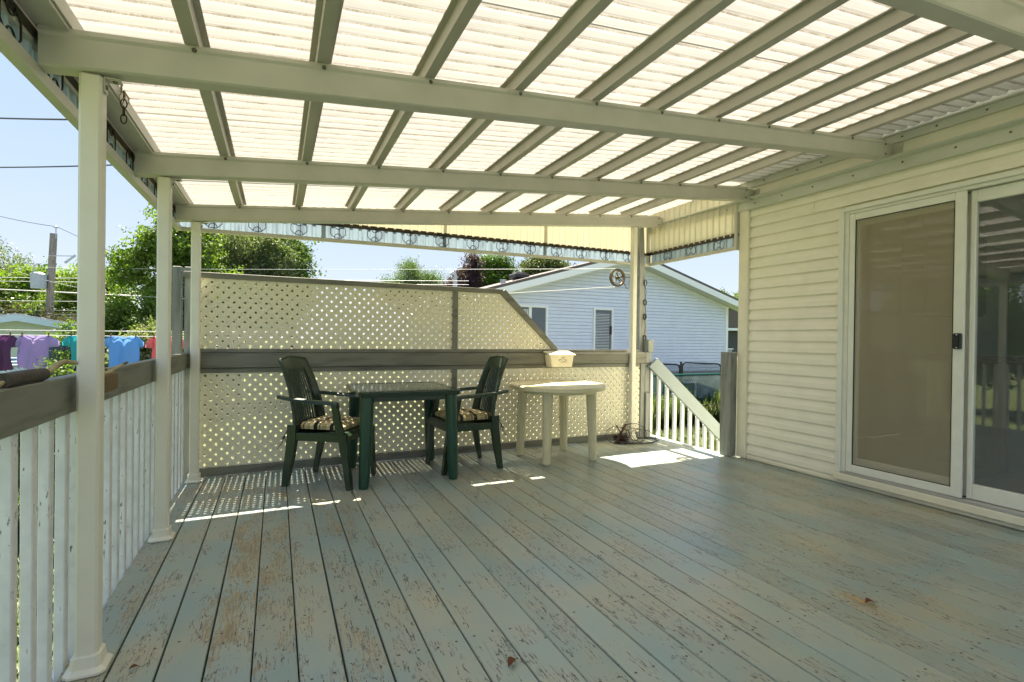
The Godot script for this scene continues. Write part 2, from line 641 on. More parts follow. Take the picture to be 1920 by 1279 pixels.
	# nail heads, two to a joist crossing, a little off line
	for b in 34:
		for jz in 11:
			for e in [0.035, 0.108]:
				if rng.randf() < 0.12:
					continue
				var px := int((-0.6425 + b * 0.144 + e + rng.randf_range(-0.006, 0.006) - ox) / sx * n)
				var pz := int((-4.6 + jz * 0.405 + rng.randf_range(-0.012, 0.012) - oz) / sz * n)
				for dj in range(-2, 3):
					for di in range(-2, 3):
						if di * di + dj * dj <= 4 and px + di >= 0 and px + di < n and pz + dj >= 0 and pz + dj < n:
							var q := (pz + dj) * n + px + di
							color[q * 3] = 40; color[q * 3 + 1] = 40; color[q * 3 + 2] = 36
							height[q] = 90
	var m := mat("deck_paint", Color.WHITE, 0.5)
	m.uv1_triplanar = true
	m.uv1_world_triplanar = true
	m.uv1_triplanar_sharpness = 8.0
	m.uv1_scale = Vector3(1 / sx, 1.0, 1 / sz)
	m.uv1_offset = Vector3(-ox / sx, 0, -oz / sz)
	m.albedo_texture = ImageTexture.create_from_image(Image.create_from_data(n, n, false, Image.FORMAT_RGB8, color))
	m.heightmap_enabled = true
	m.heightmap_texture = ImageTexture.create_from_image(Image.create_from_data(n, n, false, Image.FORMAT_L8, height))
	m.heightmap_scale = 0.12
	m.metallic_specular = 0.5
	m.roughness = 0.34


# ---------------------------------------------------------------- roof heights
func beam_top(x: float, z: float) -> float:
	return 2.097 + (x + 0.69) / SLOPE_END * (0.483 + 0.0168 * (z + 3.36))


func beam_z(x: float, z0: float) -> float:
	return z0 - 0.0192 * (x + 0.69)


func _ready() -> void:
	rng.seed = 1
	light_and_camera()
	make_materials()
	deck_material()
	build_ground()
	build_deck()
	build_house()
	build_patio_cover()
	build_lattice_fence()
	build_picket_fence()
	build_stairs()
	build_neighbour()
	build_yard()
	build_trees()
	build_furniture()
	build_small_things()


func light_and_camera() -> void:
	var cam := Camera3D.new()
	cam.name = "camera"
	add_child(cam)
	cam.position = Vector3(0, 1.13, 0)
	cam.rotation_degrees = Vector3(-0.339, -25.118, 0.7446)
	cam.fov = 68.37
	cam.near = 0.05
	cam.far = 600
	cam.current = true
	var sky := ProceduralSkyMaterial.new()
	sky.sky_top_color = col(0.093, 0.129, 0.189)
	sky.sky_horizon_color = col(0.163, 0.176, 0.189)
	sky.sky_curve = 0.14
	sky.ground_bottom_color = col(0.12, 0.14, 0.09)
	sky.ground_horizon_color = col(0.16, 0.17, 0.18)
	sky.sun_angle_max = 20.0
	var env := Environment.new()
	env.background_mode = Environment.BG_SKY
	env.sky = Sky.new()
	env.sky.sky_material = sky
	env.tonemap_mode = Environment.TONE_MAPPER_LINEAR
	env.tonemap_exposure = 5.8
	env.sdfgi_enabled = true
	env.ssao_enabled = true
	env.ssil_enabled = true
	var we := WorldEnvironment.new()
	we.name = "surroundings"
	we.environment = env
	add_child(we)
	var sun := DirectionalLight3D.new()
	sun.name = "sun"
	add_child(sun)
	sun.look_at_from_position(Vector3.ZERO, Vector3(-0.005, -1.0, 0.61), Vector3.RIGHT)
	sun.light_energy = 1.35
	sun.light_color = Color(1.0, 0.955, 0.88)
	sun.light_angular_distance = 0.5
	sun.shadow_enabled = true


# ---------------------------------------------------------------- ground and deck
func build_ground() -> void:
	var b := MB.new()
	var s := 300.0
	b.quad(Vector3(-s, GROUND, s), Vector3(s, GROUND, s), Vector3(s, GROUND, -s), Vector3(-s, GROUND, -s))
	struct(piece("lawn", b, M.lawn), "mown green lawn around the raised deck")
	# a tuft of blades, repeated
	var t := MB.new()
	t.tinted = true
	rng.seed = 8
	for k in 9:
		var a := rng.randf() * TAU
		var o := Vector3(cos(a), 0, sin(a)) * rng.randf() * 0.035
		var side := Vector3(-sin(a), 0, cos(a)) * 0.004
		var lean := Vector3(cos(a), 0, sin(a)) * rng.randf_range(0.01, 0.05)
		var h := rng.randf_range(0.6, 1.0)
		var m := o + lean * 0.4 + Vector3.UP * 0.05 * h
		var tip := o + lean + Vector3.UP * 0.09 * h
		var nn := Vector3(cos(a), 0.6, sin(a)).normalized()
		t.tri(o - side, o + side, m + side, nn, nn, nn)
		t.tri(o - side, m + side, m - side, nn, nn, nn)
		t.tri(m - side, m + side, tip, nn, nn, nn)
	var tuft := t.mesh()
	var areas := [[Vector2(-4.5, -9.5), Vector2(-0.8, 0.5), 9000, 1.0, 0.0], [Vector2(4.3, -13.5), Vector2(13.5, -4.9), 12000, 1.1, 0.0], [Vector2(-0.8, -12.0), Vector2(4.3, -4.9), 7000, 1.0, 0.0], [Vector2(8.5, -11.9), Vector2(13.2, -10.0), 1500, 5.0, 1.0]]
	var xf := []
	var cl := []
	for ar in areas:
		for k in ar[2]:
			var p := Vector3(rng.randf_range(ar[0].x, ar[1].x), GROUND, rng.randf_range(ar[0].y, ar[1].y))
			var sc: float = ar[3] * rng.randf_range(0.6, 1.3)
			var bs := Basis(Vector3.UP, rng.randf() * TAU).scaled(Vector3(sc, sc * rng.randf_range(0.8, 1.4), sc))
			xf.append(Transform3D(bs, p))
			var w := rng.randf()
			cl.append(Color(0.085, 0.145, 0.024).lerp(Color(0.20, 0.22, 0.08), w * w) * rng.randf_range(0.75, 1.25))
	var g := scatter("grass", tuft, M.grass, xf, cl, null)
	g.set_meta("label", "short green grass growing on the lawn beside the deck")
	g.set_meta("category", "grass")


func scatter(called: String, mesh: Mesh, material: Material, xf: Array, cl: Array, parent: Node3D) -> MultiMeshInstance3D:
	var mm := MultiMesh.new()
	mm.transform_format = MultiMesh.TRANSFORM_3D
	mm.use_colors = true
	mm.mesh = mesh
	mm.instance_count = xf.size()
	for i in xf.size():
		mm.set_instance_transform(i, xf[i])
		mm.set_instance_color(i, cl[i])
	var o := MultiMeshInstance3D.new()
	o.multimesh = mm
	o.material_override = material
	if parent:
		o.name = called
		parent.add_child(o, true)
	else:
		o.name = numbered(called)
		add_child(o)
	stuff(o)
	return o


func build_deck() -> void:
	var deck := Node3D.new()
	deck.name = "deck"
	add_child(deck)
	struct(deck, "raised timber deck of long worn boards painted grey green")
	rng.seed = 12
	var z0 := -4.70
	var z1 := 4.6  # unseen stretch behind the camera, added as a sunlit floor for bounce fill
	for k in 33:
		var x0 := -0.6425 + k * 0.144
		var gap := (rng.randf_range(0.0018, 0.003) if rng.randf() < 0.5 else rng.randf_range(0.005, 0.0075)) if x0 > 0.5 else rng.randf_range(0.0045, 0.0085)
		var b := MB.new()
		var za := z0 if k < 32 else -3.46
		b.mm(Vector3(x0 + gap / 2, -0.034, za), Vector3(x0 + 0.144 - gap / 2, 0.0, z1), 0.003)
		var o := piece("board", b, M.deck_paint, deck)
		o.position.y = rng.randf_range(-0.0022, 0.0)
	var e := MB.new()
	e.mm(Vector3(3.9685, -0.034, z0), Vector3(4.04, -0.001, -3.4665), 0.003)
	piece("edge_board", e, M.deck_paint, deck)
	var w := MB.new()
	w.mm(Vector3(4.043, -0.19, z0), Vector3(4.078, -0.004, -3.5), 0.003)
	piece("fascia_board", w, M.white_paint, deck)
	for k in 15:
		var j := MB.new()
		j.mm(Vector3(-0.64, -0.22, -4.66 + k * 0.6), Vector3(4.03, -0.037, -4.622 + k * 0.6))
		piece("joist", j, M.dark_wood, deck)
	var s := MB.new()
	s.mm(Vector3(-0.69, -0.24, z0), Vector3(-0.67, -0.036, z1))
	piece("rim_joist", s, M.picket_white, deck)
	for q in [[Vector3(-0.69, GROUND, z0), Vector3(-0.67, -0.245, z1)], [Vector3(-0.67, GROUND, z0), Vector3(4.05, -0.04, z0 + 0.03)]]:  # unseen skirts, added to keep daylight from under the boards
		var sk := MB.new()
		sk.mm(q[0], q[1])
		piece("added_skirt_board", sk, M.dark_wood, deck)
	for p in [Vector3(-0.6, 0, -4.6), Vector3(3.9, 0, -4.6), Vector3(-0.6, 0, -1.0), Vector3(1.7, 0, -4.6)]:
		var q := MB.new()
		q.mm(Vector3(p.x - 0.045, GROUND, p.z - 0.045), Vector3(p.x + 0.045, -0.22, p.z + 0.045))
		piece("support_post", q, M.dark_wood, deck)


# ---------------------------------------------------------------- house
func build_house() -> void:
	var h := thing("house", "cream vinyl sided house wall with sliding patio door along the deck", "house", Vector3.ZERO)
	var X := 4.12
	var zc := -3.40
	var dl := -2.545
	var dr := -0.87
	var far := 3.2
	# siding: one course is a lapped double of 0.0985 m
	var step := 0.0985
	var y := 2.311 + 3 * step
	rng.seed = 4
	while y > 0.02:
		var lo := maxf(y - step, 0.02)
		var runs := [[zc, far]]
		if lo < 2.20:
			runs = [[zc, dl], [dr, far]]
		elif lo < 2.32:
			runs = [[zc, -2.762 - 0.02 * sin(y * 90.0)], [-2.757 - 0.02 * sin(y * 90.0), 0.6], [0.604, far]]
		else:
			runs = [[zc, -3.0], [-2.996, far]]
		for r in runs:
			if y > 2.64:
				continue
			var b := MB.new()
			course(b, X, lo, y, r[0], r[1])
			piece("siding_course", b, M.siding, h)
		y -= step
	# the wall itself, behind the siding, and the return round the corner
	var w := MB.new()
	w.mm(Vector3(X + 0.004, GROUND, -3.49), Vector3(X + 0.16, 2.93, dl))
	w.mm(Vector3(X + 0.004, GROUND, dr), Vector3(X + 0.16, 2.93, far))
	w.mm(Vector3(X + 0.004, 2.19, dl), Vector3(X + 0.16, 2.93, dr))
	w.mm(Vector3(X + 0.004, GROUND, dl), Vector3(X + 0.16, 0.06, dr))
	piece("wall", w, M.siding, h)
	var rw := MB.new()
	rw.mm(Vector3(X + 0.16, GROUND, -3.49), Vector3(9.2, 2.93, -3.35))
	rw.mm(Vector3(9.06, GROUND, -3.35), Vector3(9.2, 0.95, 3.2))
	rw.mm(Vector3(9.06, 2.1, -3.35), Vector3(9.2, 2.93, 3.2))
	rw.mm(Vector3(9.06, 0.95, -3.35), Vector3(9.2, 2.1, -3.1))
	rw.mm(Vector3(9.06, 0.95, -1.9), Vector3(9.2, 2.1, 3.2))
	rw.mm(Vector3(X + 0.16, GROUND, 3.06), Vector3(9.06, 2.93, 3.2))
	piece("side_wall", rw, M.siding, h)
	var ct := MB.new()
	ct.mm(Vector3(X - 0.042, 0.004, -3.51), Vector3(X + 0.09, 2.385, zc), 0.006)
	piece("corner_trim", ct, M.trim_cream, h)
	# base strip, ledger rail and the trim under the roof sheets
	var base := MB.new()
	base.mm(Vector3(X - 0.022, 0.003, zc), Vector3(X + 0.0, 0.03, far), 0.004)
	piece("starter_strip", base, M.trim_cream, h)
	var led := MB.new()
	led.slab(PackedVector2Array([Vector2(0, 0), Vector2(-0.03, 0.0), Vector2(-0.034, 0.012), Vector2(-0.03, 0.09), Vector2(-0.075, 0.1), Vector2(-0.075, 0.108), Vector2(0, 0.108)]), far + 4.78, Transform3D(Basis(), Vector3(X - 0.012, 2.385, (far - 4.78) / 2)))
	var ledger := piece("ledger_rail", led, M.ledger_paint, h)
	var screw := MB.new()
	screw.lathe([Vector2(0, 0.006), Vector2(0.005, 0.006), Vector2(0.008, 0.0)], 8)
	var sm := screw.mesh()
	var face := Basis(Vector3(0, 0, 1), Vector3(-1, 0, 0), Vector3(0, -1, 0))
	for k in 24:
		put("screw", sm, M.screw_metal, ledger, Transform3D(face, Vector3(X - 0.045, 2.437, -4.6 + k * 0.31 + 0.03 * sin(k * 5.0))))
	var tr := MB.new()
	tr.mm(Vector3(X - 0.03, 2.595, -4.78), Vector3(X - 0.008, 2.655, far), 0.003)
	tr.mm(Vector3(X - 0.042, 2.655, -4.78), Vector3(X - 0.008, 2.667, far), 0.002)
	var trim := piece("roof_trim", tr, M.ledger_paint, h)
	for k in 26:
		put("screw", sm, M.screw_metal, trim, Transform3D(face, Vector3(X - 0.03, 2.627, -4.6 + k * 0.27 + (0.06 if k % 3 == 0 else 0.0))))
	# eaves of the house roof over the sheets
	var ev := MB.new()
	ev.slab(PackedVector2Array([Vector2(3.86, 2.94), Vector2(9.6, 4.5), Vector2(9.6, 4.65), Vector2(3.80, 3.09)]), 6.9, Transform3D(Basis(), Vector3(0, 0, -0.15)))
	var roof := piece("roof", ev, M.shingle, h)
	var so := MB.new()
	so.mm(Vector3(3.86, 2.90, -3.6), Vector3(4.28, 2.93, 3.3))
	piece("soffit", so, M.soffit, roof)
	var fa := MB.new()
	fa.mm(Vector3(3.80, 2.89, -3.6), Vector3(3.855, 3.08, 3.3), 0.004)
	piece("fascia", fa, M.trim_cream, roof)
	build_door(h, X, dl, dr)
	# rooms behind the glass
	var fl := MB.new()
	fl.mm(Vector3(X + 0.16, 0.02, -3.35), Vector3(9.06, 0.088, 3.06))
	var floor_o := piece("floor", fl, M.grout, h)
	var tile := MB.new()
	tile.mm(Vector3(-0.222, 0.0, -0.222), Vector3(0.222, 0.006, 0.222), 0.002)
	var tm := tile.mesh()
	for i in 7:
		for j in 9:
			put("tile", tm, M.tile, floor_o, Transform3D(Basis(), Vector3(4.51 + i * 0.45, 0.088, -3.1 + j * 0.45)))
	var ce := MB.new()
	ce.mm(Vector3(X + 0.16, 2.42, -3.35), Vector3(9.06, 2.5, 3.06))
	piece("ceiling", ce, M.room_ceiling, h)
	var rm := MB.new()
	rm.mm(Vector3(X + 0.163, 0.088, -3.35), Vector3(9.06, 2.42, -3.33))
	rm.mm(Vector3(X + 0.163, 0.088, 3.04), Vector3(9.06, 2.42, 3.06))
	rm.mm(Vector3(9.04, 0.088, -3.33), Vector3(9.06, 0.95, 3.04))
	rm.mm(Vector3(9.04, 2.1, -3.33), Vector3(9.06, 2.42, 3.04))
	rm.mm(Vector3(9.04, 0.95, -1.9), Vector3(9.06, 2.1, 3.04))
	rm.mm(Vector3(9.04, 0.95, -3.33), Vector3(9.06, 2.1, -3.1))
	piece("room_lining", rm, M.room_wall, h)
	var wf := MB.new()
	for z in [-3.1, -2.53, -1.96]:
		wf.mm(Vector3(9.0, 0.95, z), Vector3(9.1, 2.1, z + 0.06), 0.004)
	wf.mm(Vector3(9.0, 0.95, -3.04), Vector3(9.1, 1.01, -1.96))
	wf.mm(Vector3(9.0, 2.04, -3.04), Vector3(9.1, 2.1, -1.96))
	var win := piece("window_frame", wf, M.white_paint, h)
	for z in [-2.785, -2.215]:
		var pb := MB.new()
		pb.mm(Vector3(9.066, 1.01, z - 0.255), Vector3(9.07, 2.04, z + 0.255))
		piece("pane", pb, M.glass, win)
	# kitchen things seen through the door
	var cab := thing("wall_cabinet", "dark wall cabinet hanging inside behind the glass door", "cabinet", Vector3(5.4, 0, -2.35))
	var cb := MB.new()
	cb.mm(Vector3(-0.5, 1.38, -0.17), Vector3(0.5, 2.1, 0.0), 0.004)
	piece("carcass", cb, M.cabinet_dark, cab)
	for k in 2:
		var cd := MB.new()
		cd.mm(Vector3(-0.495 + k * 0.5, 1.4, 0.002), Vector3(-0.005 + k * 0.5, 2.08, 0.022), 0.004)
		var dd := piece("cabinet_door", cd, M.cabinet_dark, cab)
		var kn := MB.new()
		kn.lathe([Vector2(0, 0.02), Vector2(0.012, 0.016), Vector2(0.006, 0.0)], 10)
		put("knob", kn.mesh(), M.track_metal, dd, Transform3D(Basis(Vector3.RIGHT, PI / 2), Vector3(-0.05 + k * 0.1, 1.45, 0.022)))
	for s in [-0.45, 0.45]:
		var hb := MB.new()
		hb.mm(Vector3(s - 0.03, 2.1, -0.15), Vector3(s + 0.03, 2.418, -0.05))
		piece("hanger", hb, M.cabinet_dark, cab)
	var ctr := thing("kitchen_counter", "kitchen counter with black top inside the glass door", "counter", Vector3(6.6, 0.094, -2.2))
	var cc := MB.new()
	cc.mm(Vector3(-1.3, 0.0, -0.3), Vector3(0.9, 0.9, 0.25), 0.004)
	piece("base_cabinet", cc, M.cabinet_dark, ctr)
	var ck := MB.new()
	ck.mm(Vector3(-1.34, 0.901, -0.33), Vector3(0.94, 0.94, 0.3), 0.006)
	piece("worktop", ck, M.counter_dark, ctr)


# one lapped vinyl course between two heights
func course(b: MB, X: float, lo: float, hi: float, za: float, zb: float) -> void:
	var p := [Vector2(X - 0.0205, lo + 0.006), Vector2(X - 0.022, lo + 0.010), Vector2(X - 0.0195, lo + (hi - lo) * 0.5), Vector2(X - 0.0175, lo + (hi - lo) * 0.54), Vector2(X - 0.005, hi), Vector2(X - 0.005, hi + 0.008)]
	for i in 5:
		var a: Vector2 = p[i]
		var d: Vector2 = p[i + 1]
		b.quad(Vector3(a.x, a.y, za), Vector3(a.x, a.y, zb), Vector3(d.x, d.y, zb), Vector3(d.x, d.y, za))
	# the underside of the lap
	b.quad(Vector3(X + 0.003, lo + 0.006, za), Vector3(X + 0.003, lo + 0.006, zb), Vector3(p[0].x, p[0].y, zb), Vector3(p[0].x, p[0].y, za))


func build_door(h: Node3D, X: float, dl: float, dr: float) -> void:
	var d := Node3D.new()
	d.name = "sliding_door"
	h.add_child(d)
	d.set_meta("label", "pale vinyl sliding patio door with brown insect screen")
	var top := 2.195
	var f := MB.new()
	# outer frame: head, jambs, sill
	f.mm(Vector3(X - 0.045, 0.09, dl), Vector3(X + 0.12, top, dl + 0.04), 0.004)
	f.mm(Vector3(X - 0.03, 0.09, dl + 0.04), Vector3(X + 0.12, top - 0.03, dl + 0.075), 0.003)
	f.mm(Vector3(X - 0.045, 0.09, dr - 0.04), Vector3(X + 0.12, top, dr), 0.004)
	f.mm(Vector3(X - 0.045, top - 0.03, dl + 0.04), Vector3(X + 0.12, top + 0.005, dr - 0.04), 0.004)
	f.mm(Vector3(X - 0.03, top - 0.055, dl + 0.075), Vector3(X + 0.12, top - 0.03, dr - 0.04), 0.003)
	piece("frame", f, M.door_vinyl, d)
	var si := MB.new()
	si.mm(Vector3(X - 0.055, 0.036, dl - 0.01), Vector3(X + 0.12, 0.09, dr + 0.01), 0.005)
	piece("sill", si, M.trim_cream, d)
	var tr := MB.new()
	for k in 4:
		tr.mm(Vector3(X - 0.05 + k * 0.022, 0.0905, dl + 0.04), Vector3(X - 0.042 + k * 0.022, 0.112, dr - 0.04), 0.002)
	piece("track", tr, M.track_metal, d)
	# screen panel in the outer track
	var s0 := dl + 0.085
	var s1 := -1.722
	var xs := X - 0.045
	var sp := MB.new()
	sp.mm(Vector3(xs, 0.115, s0), Vector3(xs + 0.022, 2.135, s0 + 0.042), 0.004)
	sp.mm(Vector3(xs, 0.115, s1 - 0.06), Vector3(xs + 0.022, 2.135, s1), 0.004)
	sp.mm(Vector3(xs + 0.001, 0.115, s0 + 0.042), Vector3(xs + 0.021, 0.175, s1 - 0.06), 0.003)
	sp.mm(Vector3(xs + 0.001, 2.085, s0 + 0.042), Vector3(xs + 0.021, 2.135, s1 - 0.06), 0.003)
	piece("screen_frame", sp, M.door_vinyl, d)
	var sk := MB.new()
	for r in [[s0 + 0.042, s0 + 0.047], [s1 - 0.065, s1 - 0.06]]:
		sk.mm(Vector3(xs + 0.004, 0.175, r[0]), Vector3(xs + 0.012, 2.085, r[1]))
	for r in [[0.175, 0.18], [2.08, 2.085]]:
		sk.mm(Vector3(xs + 0.004, r[0], s0 + 0.047), Vector3(xs + 0.012, r[1], s1 - 0.065))
	piece("screen_spline", sk, M.black_plastic, d)
	var me := MB.new()
	me.quad(Vector3(xs + 0.012, 0.178, s0 + 0.044), Vector3(xs + 0.012, 0.178, s1 - 0.062), Vector3(xs + 0.012, 2.082, s1 - 0.062), Vector3(xs + 0.012, 2.082, s0 + 0.044), Vector2(0, 0), Vector2(1, 0), Vector2(1, 1), Vector2(0, 1))
	var mesh_o := piece("screen", me, M.screen_mesh, d)
	mesh_o.set_meta("label", "brown insect screen mesh")
	var ha := MB.new()
	ha.mm(Vector3(xs - 0.022, 1.095, s1 - 0.052), Vector3(xs, 1.2, s1 - 0.006), 0.006)
	ha.mm(Vector3(xs - 0.03, 1.115, s1 - 0.04), Vector3(xs - 0.022, 1.18, s1 - 0.022), 0.003)
	var handle := piece("handle", ha, M.black_plastic, d)
	var rv := MB.new()
	rv.lathe([Vector2(0, 0.004), Vector2(0.004, 0.003), Vector2(0.005, 0.0)], 8)
	for yy in [1.105, 1.19]:
		put("rivet", rv.mesh(), M.track_metal, handle, Transform3D(Basis(Vector3(0, 0, 1), Vector3(-1, 0, 0), Vector3(0, -1, 0)), Vector3(xs - 0.022, yy, s1 - 0.03)))
	# two glass panels; the far one stands behind the screen
	for g in [[dl + 0.08, -1.70, X + 0.04, "far"], [-1.715, dr - 0.045, X - 0.002, "near"]]:
		var gf := MB.new()
		var x0: float = g[2]
		var za: float = g[0]
		var zb: float = g[1]
		gf.mm(Vector3(x0, 0.115, za), Vector3(x0 + 0.035, 2.135, za + 0.03), 0.004)
		gf.mm(Vector3(x0, 0.115, zb - 0.05), Vector3(x0 + 0.035, 2.135, zb), 0.004)
		gf.mm(Vector3(x0 + 0.001, 0.115, za + 0.03), Vector3(x0 + 0.034, 0.215, zb - 0.05), 0.004)
		gf.mm(Vector3(x0 + 0.001, 2.055, za + 0.03), Vector3(x0 + 0.034, 2.135, zb - 0.05), 0.004)
		piece("glass_frame", gf, M.door_vinyl, d)
		var p := MB.new()
		p.mm(Vector3(x0 + 0.010, 0.213, za + 0.028), Vector3(x0 + 0.014, 2.057, zb - 0.048))
		p.mm(Vector3(x0 + 0.026, 0.213, za + 0.028), Vector3(x0 + 0.03, 2.057, zb - 0.048))
		piece("glass", p, M.glass, d)


# ---------------------------------------------------------------- patio cover
func build_patio_cover() -> void:
	var c := thing("patio_cover", "almond metal patio cover with translucent ribbed roof over the deck", "patio cover")
	var scr := MB.new()
	scr.lathe([Vector2(0, 0.006), Vector2(0.006, 0.005), Vector2(0.009, 0.0)], 8)
	var sm := scr.mesh()
	var zb := [0.30, -0.885, -2.0765, -3.27, -4.46]   # front faces at the eaves
	var front := Basis(Vector3.RIGHT, PI / 2)
	# posts with cast feet
	var spots := []
	for i in zb.size():
		if i != 1:
			spots.append([Vector3(-0.563, 0, zb[i] - 0.045), beam_top(-0.563, zb[i]) - 0.125])
	spots.append([Vector3(3.655, 0, -4.575), beam_top(3.655, -4.46) - 0.125])
	for s in spots:
		var p := MB.new()
		p.mm(Vector3(-0.031, 0.03, -0.031), Vector3(0.031, s[1], 0.031), 0.008)
		var post := put("post", p.mesh(), M.post_metal, c, Transform3D(Basis(), s[0]))
		var ft := MB.new()
		var rings := []
		for r in [[0.058, 0.002], [0.058, 0.010], [0.043, 0.022], [0.040, 0.058], [0.034, 0.062]]:
			var q: float = r[0]
			var k := q * 0.3
			rings.append([Vector3(-q, r[1], -q + k), Vector3(-q + k, r[1], -q), Vector3(q - k, r[1], -q), Vector3(q, r[1], -q + k), Vector3(q, r[1], q - k), Vector3(q - k, r[1], q), Vector3(-q + k, r[1], q), Vector3(-q, r[1], q - k)])
		ft.loft(rings, false)
		put("foot", ft.mesh(), M.post_metal, post)
		var br := MB.new()
		br.mm(Vector3(0.032, s[1] - 0.05, -0.02), Vector3(0.036, s[1] - 0.002, 0.02), 0.001)
		br.mm(Vector3(0.036, s[1] - 0.006, -0.02), Vector3(0.078, s[1] - 0.001, 0.02), 0.001)
		put("bracket", br.mesh(), M.almond_metal, post)
		put("screw", sm, M.screw_metal, post, Transform3D(Basis(Vector3.RIGHT, PI), Vector3(0.06, s[1] - 0.006, 0.0)))
		put("screw", sm, M.screw_metal, post, Transform3D(Basis(Vector3(0, 0, 1), -PI / 2), Vector3(0.036, s[1] - 0.03, 0.0)))
	# cross beams from the eaves up to the house
	for i in zb.size():
		var z0: float = zb[i]
		var a := Vector3(-0.69, beam_top(-0.69, z0), z0)
		var e := Vector3(4.0, beam_top(4.0, z0), beam_z(4.0, z0))
		var wv := Vector3(0, 0, -0.072)
		var hv := Vector3(0, -0.122, 0)
		var b := MB.new()
		# beam as a roll-formed box: a lip stands out under its top edge
		var prof := [Vector2(0.004, 0), Vector2(0.006, -0.016), Vector2(0.0, -0.026), Vector2(0.0, -0.116), Vector2(-0.006, -0.122), Vector2(-0.066, -0.122), Vector2(-0.072, -0.116), Vector2(-0.072, -0.0), Vector2(-0.03, 0.0)]
		var ra := []
		var re := []
		for q in prof:
			ra.append(a + Vector3(0, q.y, q.x))
			re.append(e + Vector3(0, q.y, q.x))
		b.loft([ra, re], false)
		var beam := piece("beam", b, M.almond_metal, c)
		for j in 10:
			var x := -0.277 + j * 0.4285
			put("screw", sm, M.screw_metal, beam, Transform3D(front, Vector3(x + 0.006, beam_top(x, z0) - 0.016, beam_z(x, z0) + 0.005)))
		# end bracket against the wall
		var k := MB.new()
		k.mm(e + Vector3(-0.03, -0.118, 0.0005), e + Vector3(0.0, -0.012, 0.004))
		k.mm(e + Vector3(0.0, -0.118, -0.07), e + Vector3(0.004, -0.012, 0.004))
		k.mm(Vector3(4.098, e.y - 0.118, e.z + 0.0), Vector3(4.103, e.y - 0.012, e.z + 0.06))
		k.mm(Vector3(4.0, e.y - 0.118, e.z - 0.004), Vector3(4.1, e.y - 0.012, e.z - 0.0005))
		var kb := piece("end_bracket", k, M.almond_metal, beam)
		for yy in [-0.03, -0.1]:
			put("bolt", sm, M.screw_metal, beam, Transform3D(front, e + Vector3(-0.012, yy, 0.004)))
	# rafters lie on the beams: hat channels open upwards
	for j in 10:
		var x := -0.277 + j * 0.4285
		var za := -4.70
		var ze := 0.80
		var pr := [Vector2(-0.021, 0.001), Vector2(0.021, 0.001), Vector2(0.021, 0.062), Vector2(0.042, 0.062), Vector2(0.042, 0.068), Vector2(-0.042, 0.068), Vector2(-0.042, 0.062), Vector2(-0.021, 0.062)]
		var b := MB.new()
		for k in pr.size():
			var p: Vector2 = pr[k]
			var q: Vector2 = pr[(k + 1) % pr.size()]
			var p0 := Vector3(x + p.x, beam_top(x, za) + p.y, za)
			var p1 := Vector3(x + p.x, beam_top(x, ze) + p.y, ze)
			var q0 := Vector3(x + q.x, beam_top(x, za) + q.y, za)
			var q1 := Vector3(x + q.x, beam_top(x, ze) + q.y, ze)
			b.quad(p1, q1, q0, p0)
		piece("rafter", b, M.rafter_metal, c)
	# eaves beam along the low side
	var eb := MB.new()
	for s in [[-0.745, -0.705, -0.055, 0.075], [-0.70, -0.612, 0.001, 0.012], [-0.66, -0.605, 0.014, 0.066]]:
		var za := -4.72
		var ze := 0.80
		var f := func(x: float, yy: float, z: float) -> Vector3: return Vector3(x, beam_top(-0.69, z) + yy, z)
		eb.loft([[f.call(s[0], s[2], za), f.call(s[1], s[2], za), f.call(s[1], s[3], za), f.call(s[0], s[3], za)], [f.call(s[0], s[2], ze), f.call(s[1], s[2], ze), f.call(s[1], s[3], ze), f.call(s[0], s[3], ze)]], false)
	piece("eaves_beam", eb, M.almond_metal, c)
	# ribbed sheets, each eight ribs wide, lapped by half a rib
	var ribs := 8
	var sheets := 9  # roof cut short just behind the camera to let fill light in
	for s in sheets:
		var z0 := -4.80 + s * ribs * PITCH
		var b := MB.new()
		var lift := 0.0 if s % 2 == 0 else 0.0022
		var pts := []
		for r in ribs * 4 + 1:
			var fr := [0.0, 0.52, 0.62, 0.90][r % 4] as float
			var yy := [0.0, 0.0, 0.014, 0.014][r % 4] as float
			pts.append(Vector2((r / 4 + fr) * PITCH, yy))
		pts[0].x -= 0.006
		pts[-1].x += 0.006
		var xs := [-0.80, 0.6, 1.9, 3.2, 4.105]
		for i in pts.size() - 1:
			for k in 4:
				var f := func(x: float, q: Vector2) -> Vector3: return Vector3(x, beam_top(x, z0 + q.x) + 0.0695 + q.y + lift, z0 + q.x)
				var v0: float = pts[i].x / PITCH / 4.0 + s * 0.37 * 0.0
				var v1: float = pts[i + 1].x / PITCH / 4.0
				var u0: float = (xs[k] + s * 0.83) / 3.0
				var u1: float = (xs[k + 1] + s * 0.83) / 3.0
				b.quad(f.call(xs[k], pts[i + 1]), f.call(xs[k + 1], pts[i + 1]), f.call(xs[k + 1], pts[i]), f.call(xs[k], pts[i]), Vector2(u0, v1), Vector2(u1, v1), Vector2(u1, v0), Vector2(u0, v0))
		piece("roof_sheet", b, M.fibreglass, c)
	build_valances(c)


